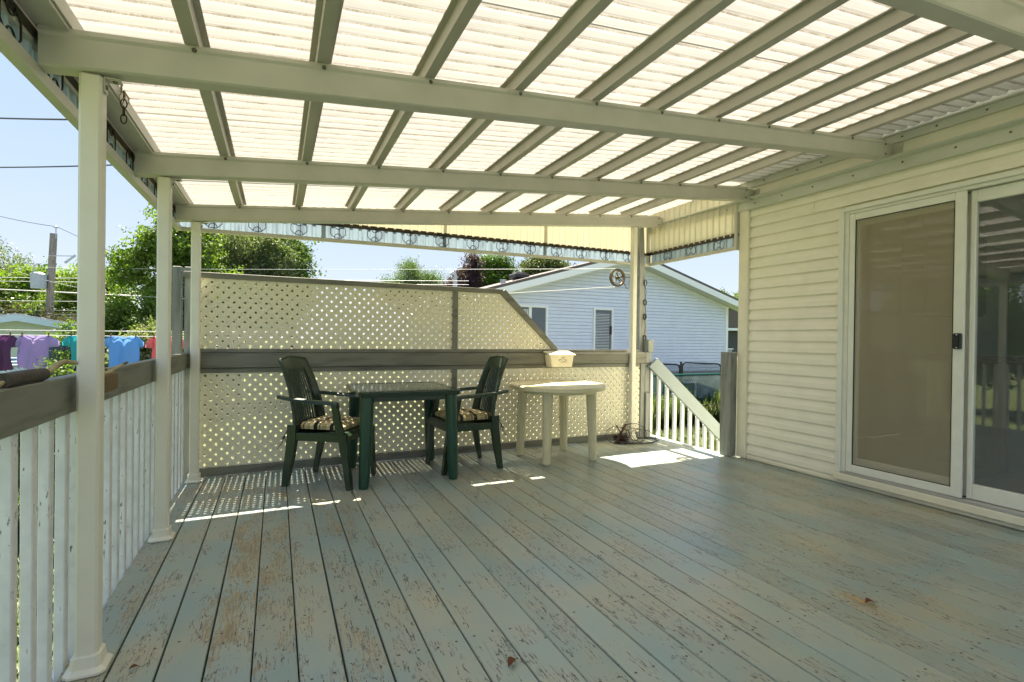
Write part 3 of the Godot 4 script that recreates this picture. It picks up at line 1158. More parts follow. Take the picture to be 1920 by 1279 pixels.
# upright ribbed panel from a to e (plan), from y0(t) to y1(t)
func ribbed(b: MB, a: Vector3, e: Vector3, y0: Callable, y1: Callable, depth: float) -> void:
	var d := (e - a)
	var len := d.length()
	d /= len
	var side := Vector3(-d.z, 0, d.x)
	var cnt := int(len / 0.0785)
	var pts := []
	for k in cnt + 1:
		for q in [[0.0, 0.0], [0.5, 0.0], [0.62, 1.0], [0.88, 1.0]]:
			var t: float = (k + q[0]) * 0.0785
			if t <= len:
				pts.append([t, q[1] * depth])
	for i in pts.size() - 1:
		var p: Vector3 = a + d * pts[i][0] + side * pts[i][1]
		var q: Vector3 = a + d * pts[i + 1][0] + side * pts[i + 1][1]
		var tp: float = pts[i][0] / len
		var tq: float = pts[i + 1][0] / len
		if y1.call(tp) - y0.call(tp) < 0.004 and y1.call(tq) - y0.call(tq) < 0.004:
			continue
		b.quad(Vector3(p.x, y0.call(tp), p.z), Vector3(q.x, y0.call(tq), q.z), Vector3(q.x, maxf(y1.call(tq), y0.call(tq)), q.z), Vector3(p.x, maxf(y1.call(tp), y0.call(tp)), p.z))


func ornament(b: MB, r: float) -> void:
	# eight-sided ring with two half hoops facing each other
	var o := []
	for k in 9:
		var a := TAU * (k + 0.5) / 8
		o.append(Vector3(cos(a) * r * 1.12, sin(a) * r, 0))
	b.tube(o, 0.0034, 5, -1.0, false)
	for s in [-1.0, 1.0]:
		var hp := []
		for k in 9:
			var a := PI * k / 8
			hp.append(Vector3(cos(a) * r * 0.5, s * (r * 0.93 - sin(a) * r * 0.62), 0))
		b.tube(hp, 0.0034, 5, -1.0, false)


func build_valances(c: Node3D) -> void:
	var corner := Vector3(4.05, 0, -4.775)
	var left := Vector3(-0.71, 0, -4.75)
	var bottom := func(t: float) -> float: return lerpf(1.967, 2.028, t)
	# back: cream infill above, blue band below
	var bb := MB.new()
	ribbed(bb, left, corner, func(t): return lerpf(2.122, 2.16, t), func(t): return beam_top(lerpf(-0.71, 4.05, t), -4.75) + 0.066, 0.012)
	piece("gable_panel", bb, M.cream_panel, c)
	var band := MB.new()
	ribbed(band, left + Vector3(0, 0, -0.016), corner + Vector3(0, 0, -0.016), func(t): return bottom.call(t) - 0.005, func(t): return lerpf(2.15, 2.19, t), 0.012)
	var bo := piece("valance_band", band, M.blue_panel, c)
	bo.set_meta("label", "pale blue ribbed valance panel")
	var rail := MB.new()
	rail.loft([quad_ring(left + Vector3(0, 1.967, 0), 0.034, 0.03), quad_ring(corner + Vector3(0, 2.028, 0), 0.034, 0.03)], false)
	piece("valance_rail", rail, M.almond_metal, c)
	var strip := MB.new()
	strip.loft([quad_ring(left + Vector3(0, 2.117, -0.003), 0.024, 0.034), quad_ring(corner + Vector3(0, 2.154, -0.003), 0.024, 0.034)], false)  # solid dark strip standing in for shade where infill and band overlap
	piece("valance_shadow_strip", strip, M.shadow_strip, c)
	var om := MB.new()
	ornament(om, 0.062)
	var mesh := om.mesh()
	for k in 14:
		var x := -0.478 + k * 0.3225
		var t := (x + 0.71) / 4.76
		put("ornament", mesh, M.black_iron, c, Transform3D(Basis(), Vector3(x, lerpf(2.05, 2.098, t), -4.735 - 0.025 * t)))
	var vb := MB.new()
	for k in 30:
		var x := -0.63 + k * 0.1613
		if k % 2 == 1:
			var t := (x + 0.71) / 4.76
			vb.mm(Vector3(x - 0.003, lerpf(1.97, 2.03, t), -4.742 - 0.025 * t), Vector3(x + 0.003, lerpf(2.118, 2.155, t), -4.736 - 0.025 * t))
	piece("valance_bars", vb, M.black_iron, c)
	# upright mullions that carry the panels
	for x in [0.37, 1.49, 2.62]:
		var t: float = (x + 0.71) / 4.76
		var m := MB.new()
		m.mm(Vector3(x - 0.018, lerpf(1.985, 2.04, t), -4.815), Vector3(x + 0.018, beam_top(x, -4.75) + 0.05, -4.785), 0.003)
		piece("mullion", m, M.almond_metal, c)
	var cp := MB.new()
	cp.mm(corner + Vector3(-0.045, 2.012, -0.045), corner + Vector3(0.0, 2.60, 0.0), 0.003)
	cp.mm(corner + Vector3(-0.062, 2.012, 0.0005), corner + Vector3(0.03, 2.56, 0.007), 0.001)
	cp.mm(corner + Vector3(0.0005, 2.012, -0.045), corner + Vector3(0.03, 2.56, 0.0), 0.001)
	piece("corner_mullion", cp, M.almond_metal, c)
	# right: from the back corner to the house corner
	var ra := corner + Vector3(0.0, 0, 0.02)
	var re := Vector3(4.075, 0, -3.512)
	var r1 := MB.new()
	ribbed(r1, ra, re, func(_t): return 2.165, func(t): return beam_top(4.06, lerpf(-4.75, -3.51, t)) + 0.066, 0.012)
	piece("gable_panel", r1, M.cream_panel, c)
	var r2 := MB.new()
	ribbed(r2, ra + Vector3(0.016, 0, 0), re + Vector3(0.016, 0, 0), func(_t): return 2.03, func(_t): return 2.2, 0.012)
	piece("valance_band", r2, M.blue_panel, c).set_meta("label", "pale blue ribbed valance panel")
	var r3 := MB.new()
	r3.loft([quad_ring(ra + Vector3(0, 2.03, 0), 0.034, 0.03), quad_ring(re + Vector3(0, 2.038, 0), 0.034, 0.03)], false)
	piece("valance_rail", r3, M.almond_metal, c)
	var r4 := MB.new()
	r4.loft([quad_ring(ra + Vector3(0, 2.158, 0), 0.024, 0.034), quad_ring(re + Vector3(0, 2.168, 0), 0.024, 0.034)], false)
	piece("valance_shadow_strip", r4, M.shadow_strip, c)
	for z in [-4.464, -4.112, -3.735]:
		put("ornament", mesh, M.black_iron, c, Transform3D(Basis(Vector3.UP, PI / 2), Vector3(4.046 + (z + 4.75) * 0.012, 2.1, z)))
	var ej := MB.new()
	ej.mm(Vector3(4.05, 2.02, -3.545), Vector3(4.11, 2.384, -3.512), 0.003)
	piece("end_jamb", ej, M.almond_metal, c)
	# left: along the eaves
	var la := Vector3(-0.71, 0, 0.80)
	var le := Vector3(-0.71, 0, -4.74)
	var l1 := MB.new()
	ribbed(l1, la + Vector3(-0.012, 0, 0), le + Vector3(-0.012, 0, 0), func(_t): return 1.972, func(_t): return 2.08, 0.012)
	piece("valance_band", l1, M.blue_panel, c).set_meta("label", "pale blue ribbed valance panel")
	var l2 := MB.new()
	l2.loft([quad_ring(la + Vector3(0, 1.945, 0), 0.036, 0.042), quad_ring(le + Vector3(0, 1.967, 0), 0.036, 0.042)], false)
	piece("valance_rail", l2, M.almond_metal, c)
	var l3 := MB.new()
	l3.loft([quad_ring(la + Vector3(0, 2.075, 0), 0.02, 0.03), quad_ring(le + Vector3(0, 2.075, 0), 0.02, 0.03)], false)
	piece("valance_shadow_strip", l3, M.shadow_strip, c)
	for k in 12:
		put("ornament", mesh, M.black_iron, c, Transform3D(Basis(Vector3.UP, PI / 2), Vector3(-0.698, 2.02, -4.5 + k * 0.3225)))


# a small rectangle across x, used as the end of a rail that runs along z or x
func quad_ring(p: Vector3, w: float, hgt: float) -> Array:
	return [p + Vector3(-w / 2, -hgt / 2, -w / 2), p + Vector3(w / 2, -hgt / 2, w / 2), p + Vector3(w / 2, hgt / 2, w / 2), p + Vector3(-w / 2, hgt / 2, -w / 2)]


# ---------------------------------------------------------------- fences
func lattice_panel(parent: Node3D, poly: PackedVector2Array, front_down: bool, z: float) -> void:
	# two layers of laths at 45 degrees, each lath cut to the panel
	var w := 0.0393
	var lo := poly[0]
	var hi := poly[0]
	for p in poly:
		lo = lo.min(p)
		hi = hi.max(p)
	for layer in 2:
		var down := front_down if layer == 0 else not front_down
		var d := Vector2(1, -1 if down else 1).normalized()
		var s := Vector2(-d.y, d.x)
		var n0 := int(floor(minf(minf(lo.dot(s), hi.dot(s)), minf(Vector2(lo.x, hi.y).dot(s), Vector2(hi.x, lo.y).dot(s))) / 0.0552)) - 1
		var n1 := int(ceil(maxf(maxf(lo.dot(s), hi.dot(s)), maxf(Vector2(lo.x, hi.y).dot(s), Vector2(hi.x, lo.y).dot(s))) / 0.0552)) + 1
		for k in range(n0, n1):
			var m := s * (k * 0.0552 + 0.0138 + rng.randf_range(-0.0012, 0.0012))
			var lath := PackedVector2Array([m + d * -9 - s * w / 2, m + d * 9 - s * w / 2, m + d * 9 + s * w / 2, m + d * -9 + s * w / 2])
			for cut in Geometry2D.intersect_polygons(lath, poly):
				if cut.size() < 3:
					continue
				var b := MB.new()
				b.slab(cut, 0.0042, Transform3D(Basis(), Vector3(0, 0, z - layer * 0.0046)))
				piece("lath", b, M.lattice_paint, parent)


func build_lattice_fence() -> void:
	var f := thing("lattice_fence", "tan lattice privacy fence with olive rails behind the green table", "fence")
	var z := -4.612
	rng.seed = 14
	var L := -0.60
	var D0 := 1.525
	var D1 := 1.58
	var R := 3.79
	lattice_panel(f, PackedVector2Array([Vector2(L, 0.065), Vector2(D0 + 0.01, 0.065), Vector2(D0 + 0.01, 0.84), Vector2(L, 0.84)]), true, z)
	lattice_panel(f, PackedVector2Array([Vector2(D1 - 0.01, 0.065), Vector2(R, 0.065), Vector2(R, 0.84), Vector2(D1 - 0.01, 0.84)]), true, z)
	lattice_panel(f, PackedVector2Array([Vector2(L, 1.0), Vector2(D0 + 0.01, 1.0), Vector2(D0 + 0.01, 1.59), Vector2(L, 1.59)]), false, z)
	lattice_panel(f, PackedVector2Array([Vector2(D1 - 0.01, 1.0), Vector2(2.68, 1.0), Vector2(2.05, 1.59), Vector2(D1 - 0.01, 1.59)]), true, z)
	var rails := [["bottom_rail", Vector3(L, 0.004, z - 0.02), Vector3(R, 0.073, z + 0.012)], ["lower_batten", Vector3(L, 0.822, z - 0.02), Vector3(R, 0.861, z + 0.010)], ["main_rail", Vector3(-0.64, 0.863, z - 0.02), Vector3(3.86, 0.979, z + 0.026)], ["upper_batten", Vector3(L, 0.983, z - 0.02), Vector3(2.69, 1.016, z + 0.014)], ["top_rail", Vector3(-0.66, 1.572, z - 0.02), Vector3(2.055, 1.617, z + 0.014)], ["light_stop_board", Vector3(-0.60, 0.845, z - 0.045), Vector3(3.80, 1.012, z - 0.022)], ["divider", Vector3(D0, 1.016, z - 0.018), Vector3(D1, 1.572, z + 0.011)], ["divider", Vector3(D0, 0.073, z - 0.018), Vector3(D1, 0.822, z + 0.009)]]  # board behind the main rail is added, unseen, to stop light leaking through
	for r in rails:
		var b := MB.new()
		b.mm(r[1], r[2], 0.003)
		piece(r[0], b, M.rail_paint, f)
	var sl := MB.new()
	sl.slab(PackedVector2Array([Vector2(2.02, 1.572), Vector2(2.075, 1.617), Vector2(2.70, 1.018), Vector2(2.625, 1.018)]), 0.034, Transform3D(Basis(), Vector3(0, 0, z - 0.0025)))
	piece("sloping_rail", sl, M.rail_paint, f)
	for p in [[-0.735, -0.675], [-0.655, -0.602]]:
		var b := MB.new()
		b.mm(Vector3(p[0], -0.6, z - 0.1), Vector3(p[1], 1.655, z - 0.022), 0.004)
		piece("end_post", b, M.rail_paint_cool, f)
	for x in [1.552, 3.845]:
		var b := MB.new()
		b.mm(Vector3(x - 0.044, -0.6, z - 0.11), Vector3(x + 0.044, 1.59 if x < 2 else 0.86, z - 0.022), 0.004)
		piece("fence_post", b, M.rail_paint_cool, f)
	# stop block and newel at the stair end
	var nb := MB.new()
	nb.mm(Vector3(3.80, 0.002, z - 0.02), Vector3(3.86, 0.86, z + 0.012), 0.003)
	nb.mm(Vector3(3.862, 0.002, z - 0.03), Vector3(3.925, 0.52, z + 0.03), 0.004)
	nb.mm(Vector3(3.862, 0.52, z - 0.03), Vector3(3.925, 0.86, z + 0.01), 0.004)
	piece("newel", nb, M.rail_paint_cool, f)
	var rb := MB.new()
	rb.mm(Vector3(3.862, 0.863, z - 0.02), Vector3(3.945, 0.985, z + 0.026), 0.003)
	piece("rail_end", rb, M.rail_paint_cool, f)


func build_picket_fence() -> void:
	var f := thing("picket_fence", "white picket fence with broad olive rail along the lawn side", "fence")
	rng.seed = 15
	var b := MB.new()
	b.mm(Vector3(-0.652, 0.862, -4.60), Vector3(-0.612, 0.985, 4.5), 0.004)
	piece("top_rail", b, M.rail_paint, f)
	var l := MB.new()
	l.mm(Vector3(-0.70, 0.90, -4.60), Vector3(-0.655, 0.96, 4.5), 0.003)
	piece("back_rail", l, M.picket_white, f)
	var lo := MB.new()
	lo.mm(Vector3(-0.712, -0.2, -4.60), Vector3(-0.693, -0.08, 4.5), 0.003)
	piece("lower_rail", lo, M.picket_white, f)
	# pickets nailed on alternately, thick enough to show their edges
	var kinds := []
	for k in 4:
		var m := MB.new()
		m.mm(Vector3(-0.0145, -0.22, -0.018), Vector3(0.0145, 0.861, 0.018), 0.003)
		kinds.append(m.mesh())
	var z := -4.54
	var i := 0
	while z < 4.45:
		var t := Transform3D(Basis(Vector3(1, 0, 0), rng.randf_range(-0.006, 0.006)), Vector3(-0.652 + rng.randf_range(-0.002, 0.002), 0, z))
		put("picket", kinds[i % 4], M["picket_white_%d" % ((i * 3 + i / 7) % 7)], f, t)
		z += 0.124 + rng.randf_range(-0.005, 0.005)
		i += 1


func build_stairs() -> void:
	var s := thing("deck_stairs", "short flight of steps going down from the deck beside the house corner", "stairs")
	for k in 5:
		var b := MB.new()
		b.mm(Vector3(4.09 + k * 0.26, -0.19 * (k + 1) - 0.035, -4.56), Vector3(4.36 + k * 0.26, -0.19 * (k + 1), -3.62), 0.004)
		piece("tread", b, M.rail_paint_cool, s)
	for z in [-4.59, -3.60]:
		var b := MB.new()
		b.slab(PackedVector2Array([Vector2(4.085, -0.12), Vector2(4.25, -0.12), Vector2(5.55, -1.07), Vector2(5.55, GROUND), Vector2(5.25, GROUND), Vector2(4.085, -0.38)]), 0.036, Transform3D(Basis(), Vector3(0, 0, z)))
		piece("stringer", b, M.white_paint, s)
	var r := thing("stair_railing", "sloping grey handrail on white balusters beside the steps", "railing")
	var h := MB.new()
	var a := Vector2(3.945, 0.872)
	var e := Vector2(5.45, -0.365)
	var d := (e - a).normalized()
	var n := Vector2(-d.y, d.x)
	h.slab(PackedVector2Array([a - n * 0.074 + d * -0.01, a + n * 0.074 + d * 0.02, e + n * 0.074, e - n * 0.074]), 0.038, Transform3D(Basis(), Vector3(0, 0, -4.575)))
	piece("handrail", h, M.handrail_paint, r)
	for k in 11:
		var x := 3.965 + k * 0.1225
		var y := a.y + (x - a.x) * d.y / d.x - 0.06
		var b := MB.new()
		b.mm(Vector3(x - 0.019, y - 1.0, -4.64), Vector3(x + 0.019, y, -4.602), 0.004)
		piece("baluster", b, M.white_paint, r)
	var bn := MB.new()
	bn.mm(Vector3(5.40, GROUND, -4.66), Vector3(5.49, -0.2, -4.57), 0.005)
	piece("bottom_newel", bn, M.rail_paint_cool, r)
	var p := thing("stair_post", "plain grey wooden post at the corner of the house by the steps", "post")
	var q := MB.new()
	q.mm(Vector3(4.005, 0.002, -3.645), Vector3(4.09, 1.02, -3.515), 0.004)
	piece("shaft", q, M.rail_paint_cool, p)
	var w := MB.new()
	w.mm(Vector3(4.092, 0.0, -3.60), Vector3(4.12, 0.98, -3.53), 0.003)
	piece("white_batten", w, M.white_paint, p)


# ---------------------------------------------------------------- next door
func build_neighbour() -> void:
	var h := thing("neighbour_house", "pale blue sided gable house with dark shingle roof beyond the lattice", "house", Vector3(0, 0, 0))
	var z := -14.0
	var ridge := Vector2(10.85, 3.80)
	var s := 0.285
	var xl := 5.75
	var xr := 15.7
	var soffit := func(x: float) -> float: return ridge.y - absf(x - ridge.x) * s
	# body
	var w := MB.new()
	w.slab(PackedVector2Array([Vector2(xl, GROUND), Vector2(xr, GROUND), Vector2(xr, soffit.call(xr)), ridge, Vector2(xl, soffit.call(xl))]), 10.0, Transform3D(Basis(), Vector3(0, 0, z - 5.02)))
	piece("wall", w, M.neighbour_siding, h)
	var fo := MB.new()
	fo.mm(Vector3(xl - 0.01, GROUND, z - 0.2), Vector3(xr + 0.01, -0.02, z + 0.012))
	piece("foundation", fo, M.foundation, h)
	rng.seed = 33
	var step := 0.112
	var y := 0.0
	while y < 3.75:
		var a := xl
		var b := xr
		if y + step > soffit.call(xl):
			a = ridge.x - (ridge.y - y - step * 0.4) / s
			b = ridge.x + (ridge.y - y - step * 0.4) / s
		a = maxf(a, xl)
		b = minf(b, xr)
		var m := MB.new()
		m.quad(Vector3(a, y + 0.016, z + 0.022), Vector3(b, y + 0.016, z + 0.022), Vector3(b, y + step, z + 0.012), Vector3(a, y + step, z + 0.012))
		m.quad(Vector3(a, y + 0.016, z - 0.015), Vector3(b, y + 0.016, z - 0.015), Vector3(b, y + 0.016, z + 0.022), Vector3(a, y + 0.016, z + 0.022))
		m.quad(Vector3(a, y + step, z + 0.012), Vector3(b, y + step, z + 0.012), Vector3(b, y + step, z - 0.015), Vector3(a, y + step, z - 0.015))
		piece("siding_course", m, M.neighbour_siding, h)
		y += step
	var cor := MB.new()
	cor.mm(Vector3(xr - 0.1, -0.02, z - 0.05), Vector3(xr + 0.03, soffit.call(xr) - 0.02, z + 0.035), 0.004)
	piece("corner_trim", cor, M.neighbour_trim, h)
	# roof with barge boards and boxed soffits
	for side in [-1.0, 1.0]:
		var ex: float = ridge.x + side * 5.75
		var rs := MB.new()
		var t := 0.09
		var p0 := Vector2(ridge.x, ridge.y + 0.30)
		var p1 := Vector2(ex, ridge.y + 0.30 - 5.75 * s)
		var slab := PackedVector2Array([p0, p1, p1 + Vector2(0, -t), p0 + Vector2(0, -t)])
		rs.slab(slab, 11.0, Transform3D(Basis(), Vector3(0, 0, z - 5.0)))
		var ro := piece("roof", rs, M.shingle, h)
		var bg := MB.new()
		bg.slab(PackedVector2Array([p0 + Vector2(0, -t), p1 + Vector2(0, -t), p1 + Vector2(0, -0.30), p0 + Vector2(0, -0.30)]), 0.03, Transform3D(Basis(), Vector3(0, 0, z + 0.49)))
		piece("barge_board", bg, M.neighbour_trim, ro)
		var so := MB.new()
		so.slab(PackedVector2Array([p0 + Vector2(0, -0.27), p1 + Vector2(0, -0.27), p1 + Vector2(0, -0.29), p0 + Vector2(0, -0.29)]), 0.46, Transform3D(Basis(), Vector3(0, 0, z + 0.245)))
		piece("soffit", so, M.soffit, ro)
		var mo := MB.new()
		var q0 := Vector2(ridge.x + side * 0.02, ridge.y - 0.01)
		var q1 := Vector2(ridge.x + side * 4.88, ridge.y - 0.01 - 4.86 * s)
		mo.slab(PackedVector2Array([q0, q1, q1 + Vector2(0, -0.035), q0 + Vector2(0, -0.035)]), 0.03, Transform3D(Basis(), Vector3(0, 0, z + 0.04)))
		piece("soffit_moulding", mo, M.neighbour_trim, ro)
	# windows: a pair behind the lattice, a narrow one with blinds, a basement one
	window(h, 6.6, 7.72, 0.62, 2.10, z, 2, false)
	var cu := MB.new()
	for k in 9:
		cu.bar(Vector3(6.66 + k * 0.06, 0.7, -13.972), Vector3(6.66 + k * 0.06, 2.04, -13.972), 0.05, 0.004, 0.0, Vector3(0.3, 0, 1))
	piece("curtain", cu, M.blind_white, h)
	window(h, 9.6, 10.26, 0.74, 2.11, z, 1, true)
	window(h, 13.0, 14.05, -1.1, -0.45, z, 1, false)
	# louvred gable vent behind the pulley
	var gv := MB.new()
	gv.mm(Vector3(10.3, 2.85, z + 0.02), Vector3(10.38, 3.45, z + 0.05), 0.003)
	gv.mm(Vector3(11.0, 2.85, z + 0.02), Vector3(11.08, 3.45, z + 0.05), 0.003)
	gv.mm(Vector3(10.38, 3.38, z + 0.02), Vector3(11.0, 3.45, z + 0.05), 0.003)
	var vent := piece("gable_vent", gv, M.neighbour_trim, h)
	for k in 5:
		var b := MB.new()
		b.bar(Vector3(10.38, 2.9 + k * 0.1, z + 0.035), Vector3(11.0, 2.9 + k * 0.1, z + 0.035), 0.05, 0.012, 0.0, Vector3(0, 1, 0.9))
		piece("louvre", b, M.neighbour_siding, vent)
	# roof fittings
	var bx := MB.new()
	bx.mm(Vector3(7.62, 2.85, -16.3), Vector3(7.98, 3.25, -15.94), 0.01)
	bx.mm(Vector3(7.52, 3.25, -16.4), Vector3(8.08, 3.40, -15.84), 0.02)
	bx.mm(Vector3(7.60, 3.40, -16.3), Vector3(8.0, 3.46, -15.94), 0.02)
	piece("box_vent", bx, M.vent_black, h)
	var pv := MB.new()
	pv.tube([Vector3(6.55, 2.5, -14.7), Vector3(6.55, 2.97, -14.7)], 0.085, 12)
	pv.tube([Vector3(6.55, 2.97, -14.7), Vector3(6.55, 3.0, -14.7)], 0.1, 12)
	piece("vent_pipe", pv, M.zinc, h)
	# meter mast of a house behind
	var far := thing("vent_stack", "grey metal chimney pipe with hooked cowl above the lattice fence", "chimney", Vector3(8.75, GROUND, -26.0))
	var st := MB.new()
	st.tube([Vector3(0, 0, 0), Vector3(0, 5.3, 0)], 0.11, 10)
	piece("pipe", st, M.zinc, far)
	var cw := MB.new()
	cw.tube([Vector3(0, 5.3, 0), Vector3(0, 5.62, 0), Vector3(-0.05, 5.74, 0), Vector3(-0.2, 5.76, 0), Vector3(-0.28, 5.66, 0)], 0.09, 10)
	piece("cowl", cw, M.zinc, far)
	var bs := MB.new()
	bs.mm(Vector3(-0.3, 4.6, -0.15), Vector3(0.22, 4.95, 0.15), 0.01)
	piece("flashing_box", bs, M.zinc, far)
	# dark house far to the right
	var d := thing("far_house", "dark grey house with white porch rail glimpsed right of the blue house", "house", Vector3(33.2, 0, -29.2))
	d.rotation.y = -0.85
	var fb := MB.new()
	fb.mm(Vector3(-5, GROUND, -6), Vector3(5, 2.3, 0))
	piece("wall", fb, M.far_grey, d)
	var fr := MB.new()
	fr.slab(PackedVector2Array([Vector2(-5.5, 2.1), Vector2(5.5, 2.1), Vector2(1.2, 3.6), Vector2(-1.2, 3.6)]), 7.0, Transform3D(Basis(), Vector3(0, 0, -3)))
	piece("roof", fr, M.shingle, d)
	var fe := MB.new()
	fe.mm(Vector3(-5.5, 1.95, 0.5), Vector3(5.5, 2.15, 0.62), 0.01)
	piece("gutter", fe, M.neighbour_trim, d)
	for x in [-0.75, 0.95]:
		var wf := MB.new()
		wf.mm(Vector3(x - 0.42, 0.3, 0.002), Vector3(x + 0.42, 1.7, 0.05), 0.01)
		var fo2 := piece("window", wf, M.neighbour_trim, d)
		for i in 2:
			for j in 3:
				var pp := MB.new()
				pp.mm(Vector3(x - 0.34 + i * 0.36, 0.4 + j * 0.42, 0.04), Vector3(x - 0.02 + i * 0.36, 0.78 + j * 0.42, 0.056))
				piece("pane", pp, M.pane_dark, fo2)
	for k in 9:
		var br := MB.new()
		br.mm(Vector3(-1.2 + k * 0.15, -0.6, 1.0), Vector3(-1.15 + k * 0.15, 0.45, 1.05))
		piece("porch_baluster", br, M.neighbour_trim, d)
	var pr := MB.new()
	pr.mm(Vector3(-1.3, 0.45, 0.97), Vector3(0.2, 0.53, 1.08), 0.01)
	pr.mm(Vector3(-1.3, -0.7, 0.05), Vector3(0.2, -0.6, 1.08), 0.01)
	piece("porch_rail", pr, M.neighbour_trim, d)
	chain_link()


func window(h: Node3D, x0: float, x1: float, y0: float, y1: float, z: float, lights: int, blinds: bool) -> void:
	var f := MB.new()
	var t := 0.075
	f.mm(Vector3(x0 - t, y0 - t, z + 0.0), Vector3(x0, y1 + t, z + 0.06), 0.006)
	f.mm(Vector3(x1, y0 - t, z + 0.0), Vector3(x1 + t, y1 + t, z + 0.06), 0.006)
	f.mm(Vector3(x0, y0 - t, z + 0.0), Vector3(x1, y0, z + 0.06), 0.006)
	f.mm(Vector3(x0, y1, z + 0.0), Vector3(x1, y1 + t, z + 0.06), 0.006)
	for k in range(1, lights):
		var x := lerpf(x0, x1, float(k) / lights)
		f.mm(Vector3(x - 0.05, y0, z + 0.0), Vector3(x + 0.05, y1, z + 0.055), 0.006)
	var o := piece("window", f, M.neighbour_trim, h)
	for k in lights:
		var a := lerpf(x0, x1, float(k) / lights) + 0.012
		var b := lerpf(x0, x1, float(k + 1) / lights) - 0.012
		var p := MB.new()
		p.mm(Vector3(a, y0 + 0.01, z + 0.0215), Vector3(b, y1 - 0.01, z + 0.0265))
		piece("pane", p, M.pane_dark, o)
	if blinds:
		var y := y0 + 0.03
		while y < y1 - 0.14:
			var s := MB.new()
			s.bar(Vector3(x0 + 0.02, y, z + 0.036), Vector3(x1 - 0.09, y, z + 0.036), 0.04, 0.006, 0.0, Vector3(0, 1, 0.55))
			piece("blind_slat", s, M.blind_white, o)
			y += 0.052
		var ac := MB.new()
		ac.mm(Vector3(x1 - 0.075, y0 + 0.55, z + 0.03), Vector3(x1 - 0.02, y0 + 0.84, z + 0.09), 0.005)
		piece("latch", ac, M.vent_black, o)


func chain_link() -> void:
	var f := thing("chain_link_fence", "green chain link fence with top rail below the blue house", "fence", Vector3(0, 0, -11.0))
	var top := 0.135
	var r := MB.new()
	r.tube([Vector3(8.6, top, 0), Vector3(13.6, top, 0)], 0.026, 8)
	piece("top_rail", r, M.fence_green, f)
	for x in [8.75, 9.93, 12.25, 13.5]:
		var p := MB.new()
		p.tube([Vector3(x, GROUND, 0), Vector3(x, top + (0.2 if x > 12 else 0.02), 0)], 0.038, 8)
		piece("fence_post", p, M.fence_green, f)
	var m := MB.new()
	weave(m, 8.6, 13.6, GROUND + 0.03, top, 0.07)
	stuff(piece("wire_mesh", m, M.fence_green, f))
	var g := thing("chain_link_gate", "black framed chain link gate standing behind the green fence", "gate", Vector3(0, 0, -11.9))
	for s in [[9.7, 11.35], [11.45, 13.1]]:
		var a: float = s[0]
		var b: float = s[1]
		var fr := MB.new()
		fr.tube([Vector3(a, GROUND + 0.1, 0), Vector3(a, 0.30, 0), Vector3(a + 0.04, 0.39, 0), Vector3(a + 0.14, 0.43, 0), Vector3(b - 0.14, 0.38, 0), Vector3(b - 0.04, 0.34, 0), Vector3(b, 0.25, 0), Vector3(b, GROUND + 0.1, 0)], 0.024, 8)
		var lf := piece("leaf_frame", fr, M.fence_black, g)
		var w := MB.new()
		weave(w, a, b, GROUND + 0.1, 0.38, 0.07)
		stuff(piece("wire_mesh", w, M.fence_black, lf))
	var po := MB.new()
	po.tube([Vector3(11.4, GROUND, 0), Vector3(11.4, 0.46, 0)], 0.035, 8)
	piece("gate_post", po, M.fence_black, g)


func weave(m: MB, x0: float, x1: float, y0: float, y1: float, step: float) -> void:
	var h := y1 - y0
	var x := x0 - h
	while x < x1:
		for s in [1.0, -1.0]:
			var a := x
			var b := x + h
			var ya := 0.0
			var yb := h
			if a < x0:
				ya = x0 - a
				a = x0
			if b > x1:
				yb = h - (b - x1)
				b = x1
			if b - a < 0.02:
				continue
			if s > 0:
				m.tube([Vector3(a, y0 + ya, 0.003), Vector3(b, y0 + yb, 0.003)], 0.006, 3, -1.0, false)
			else:
				m.tube([Vector3(a, y1 - ya, -0.003), Vector3(b, y1 - yb, -0.003)], 0.006, 3, -1.0, false)
		x += step


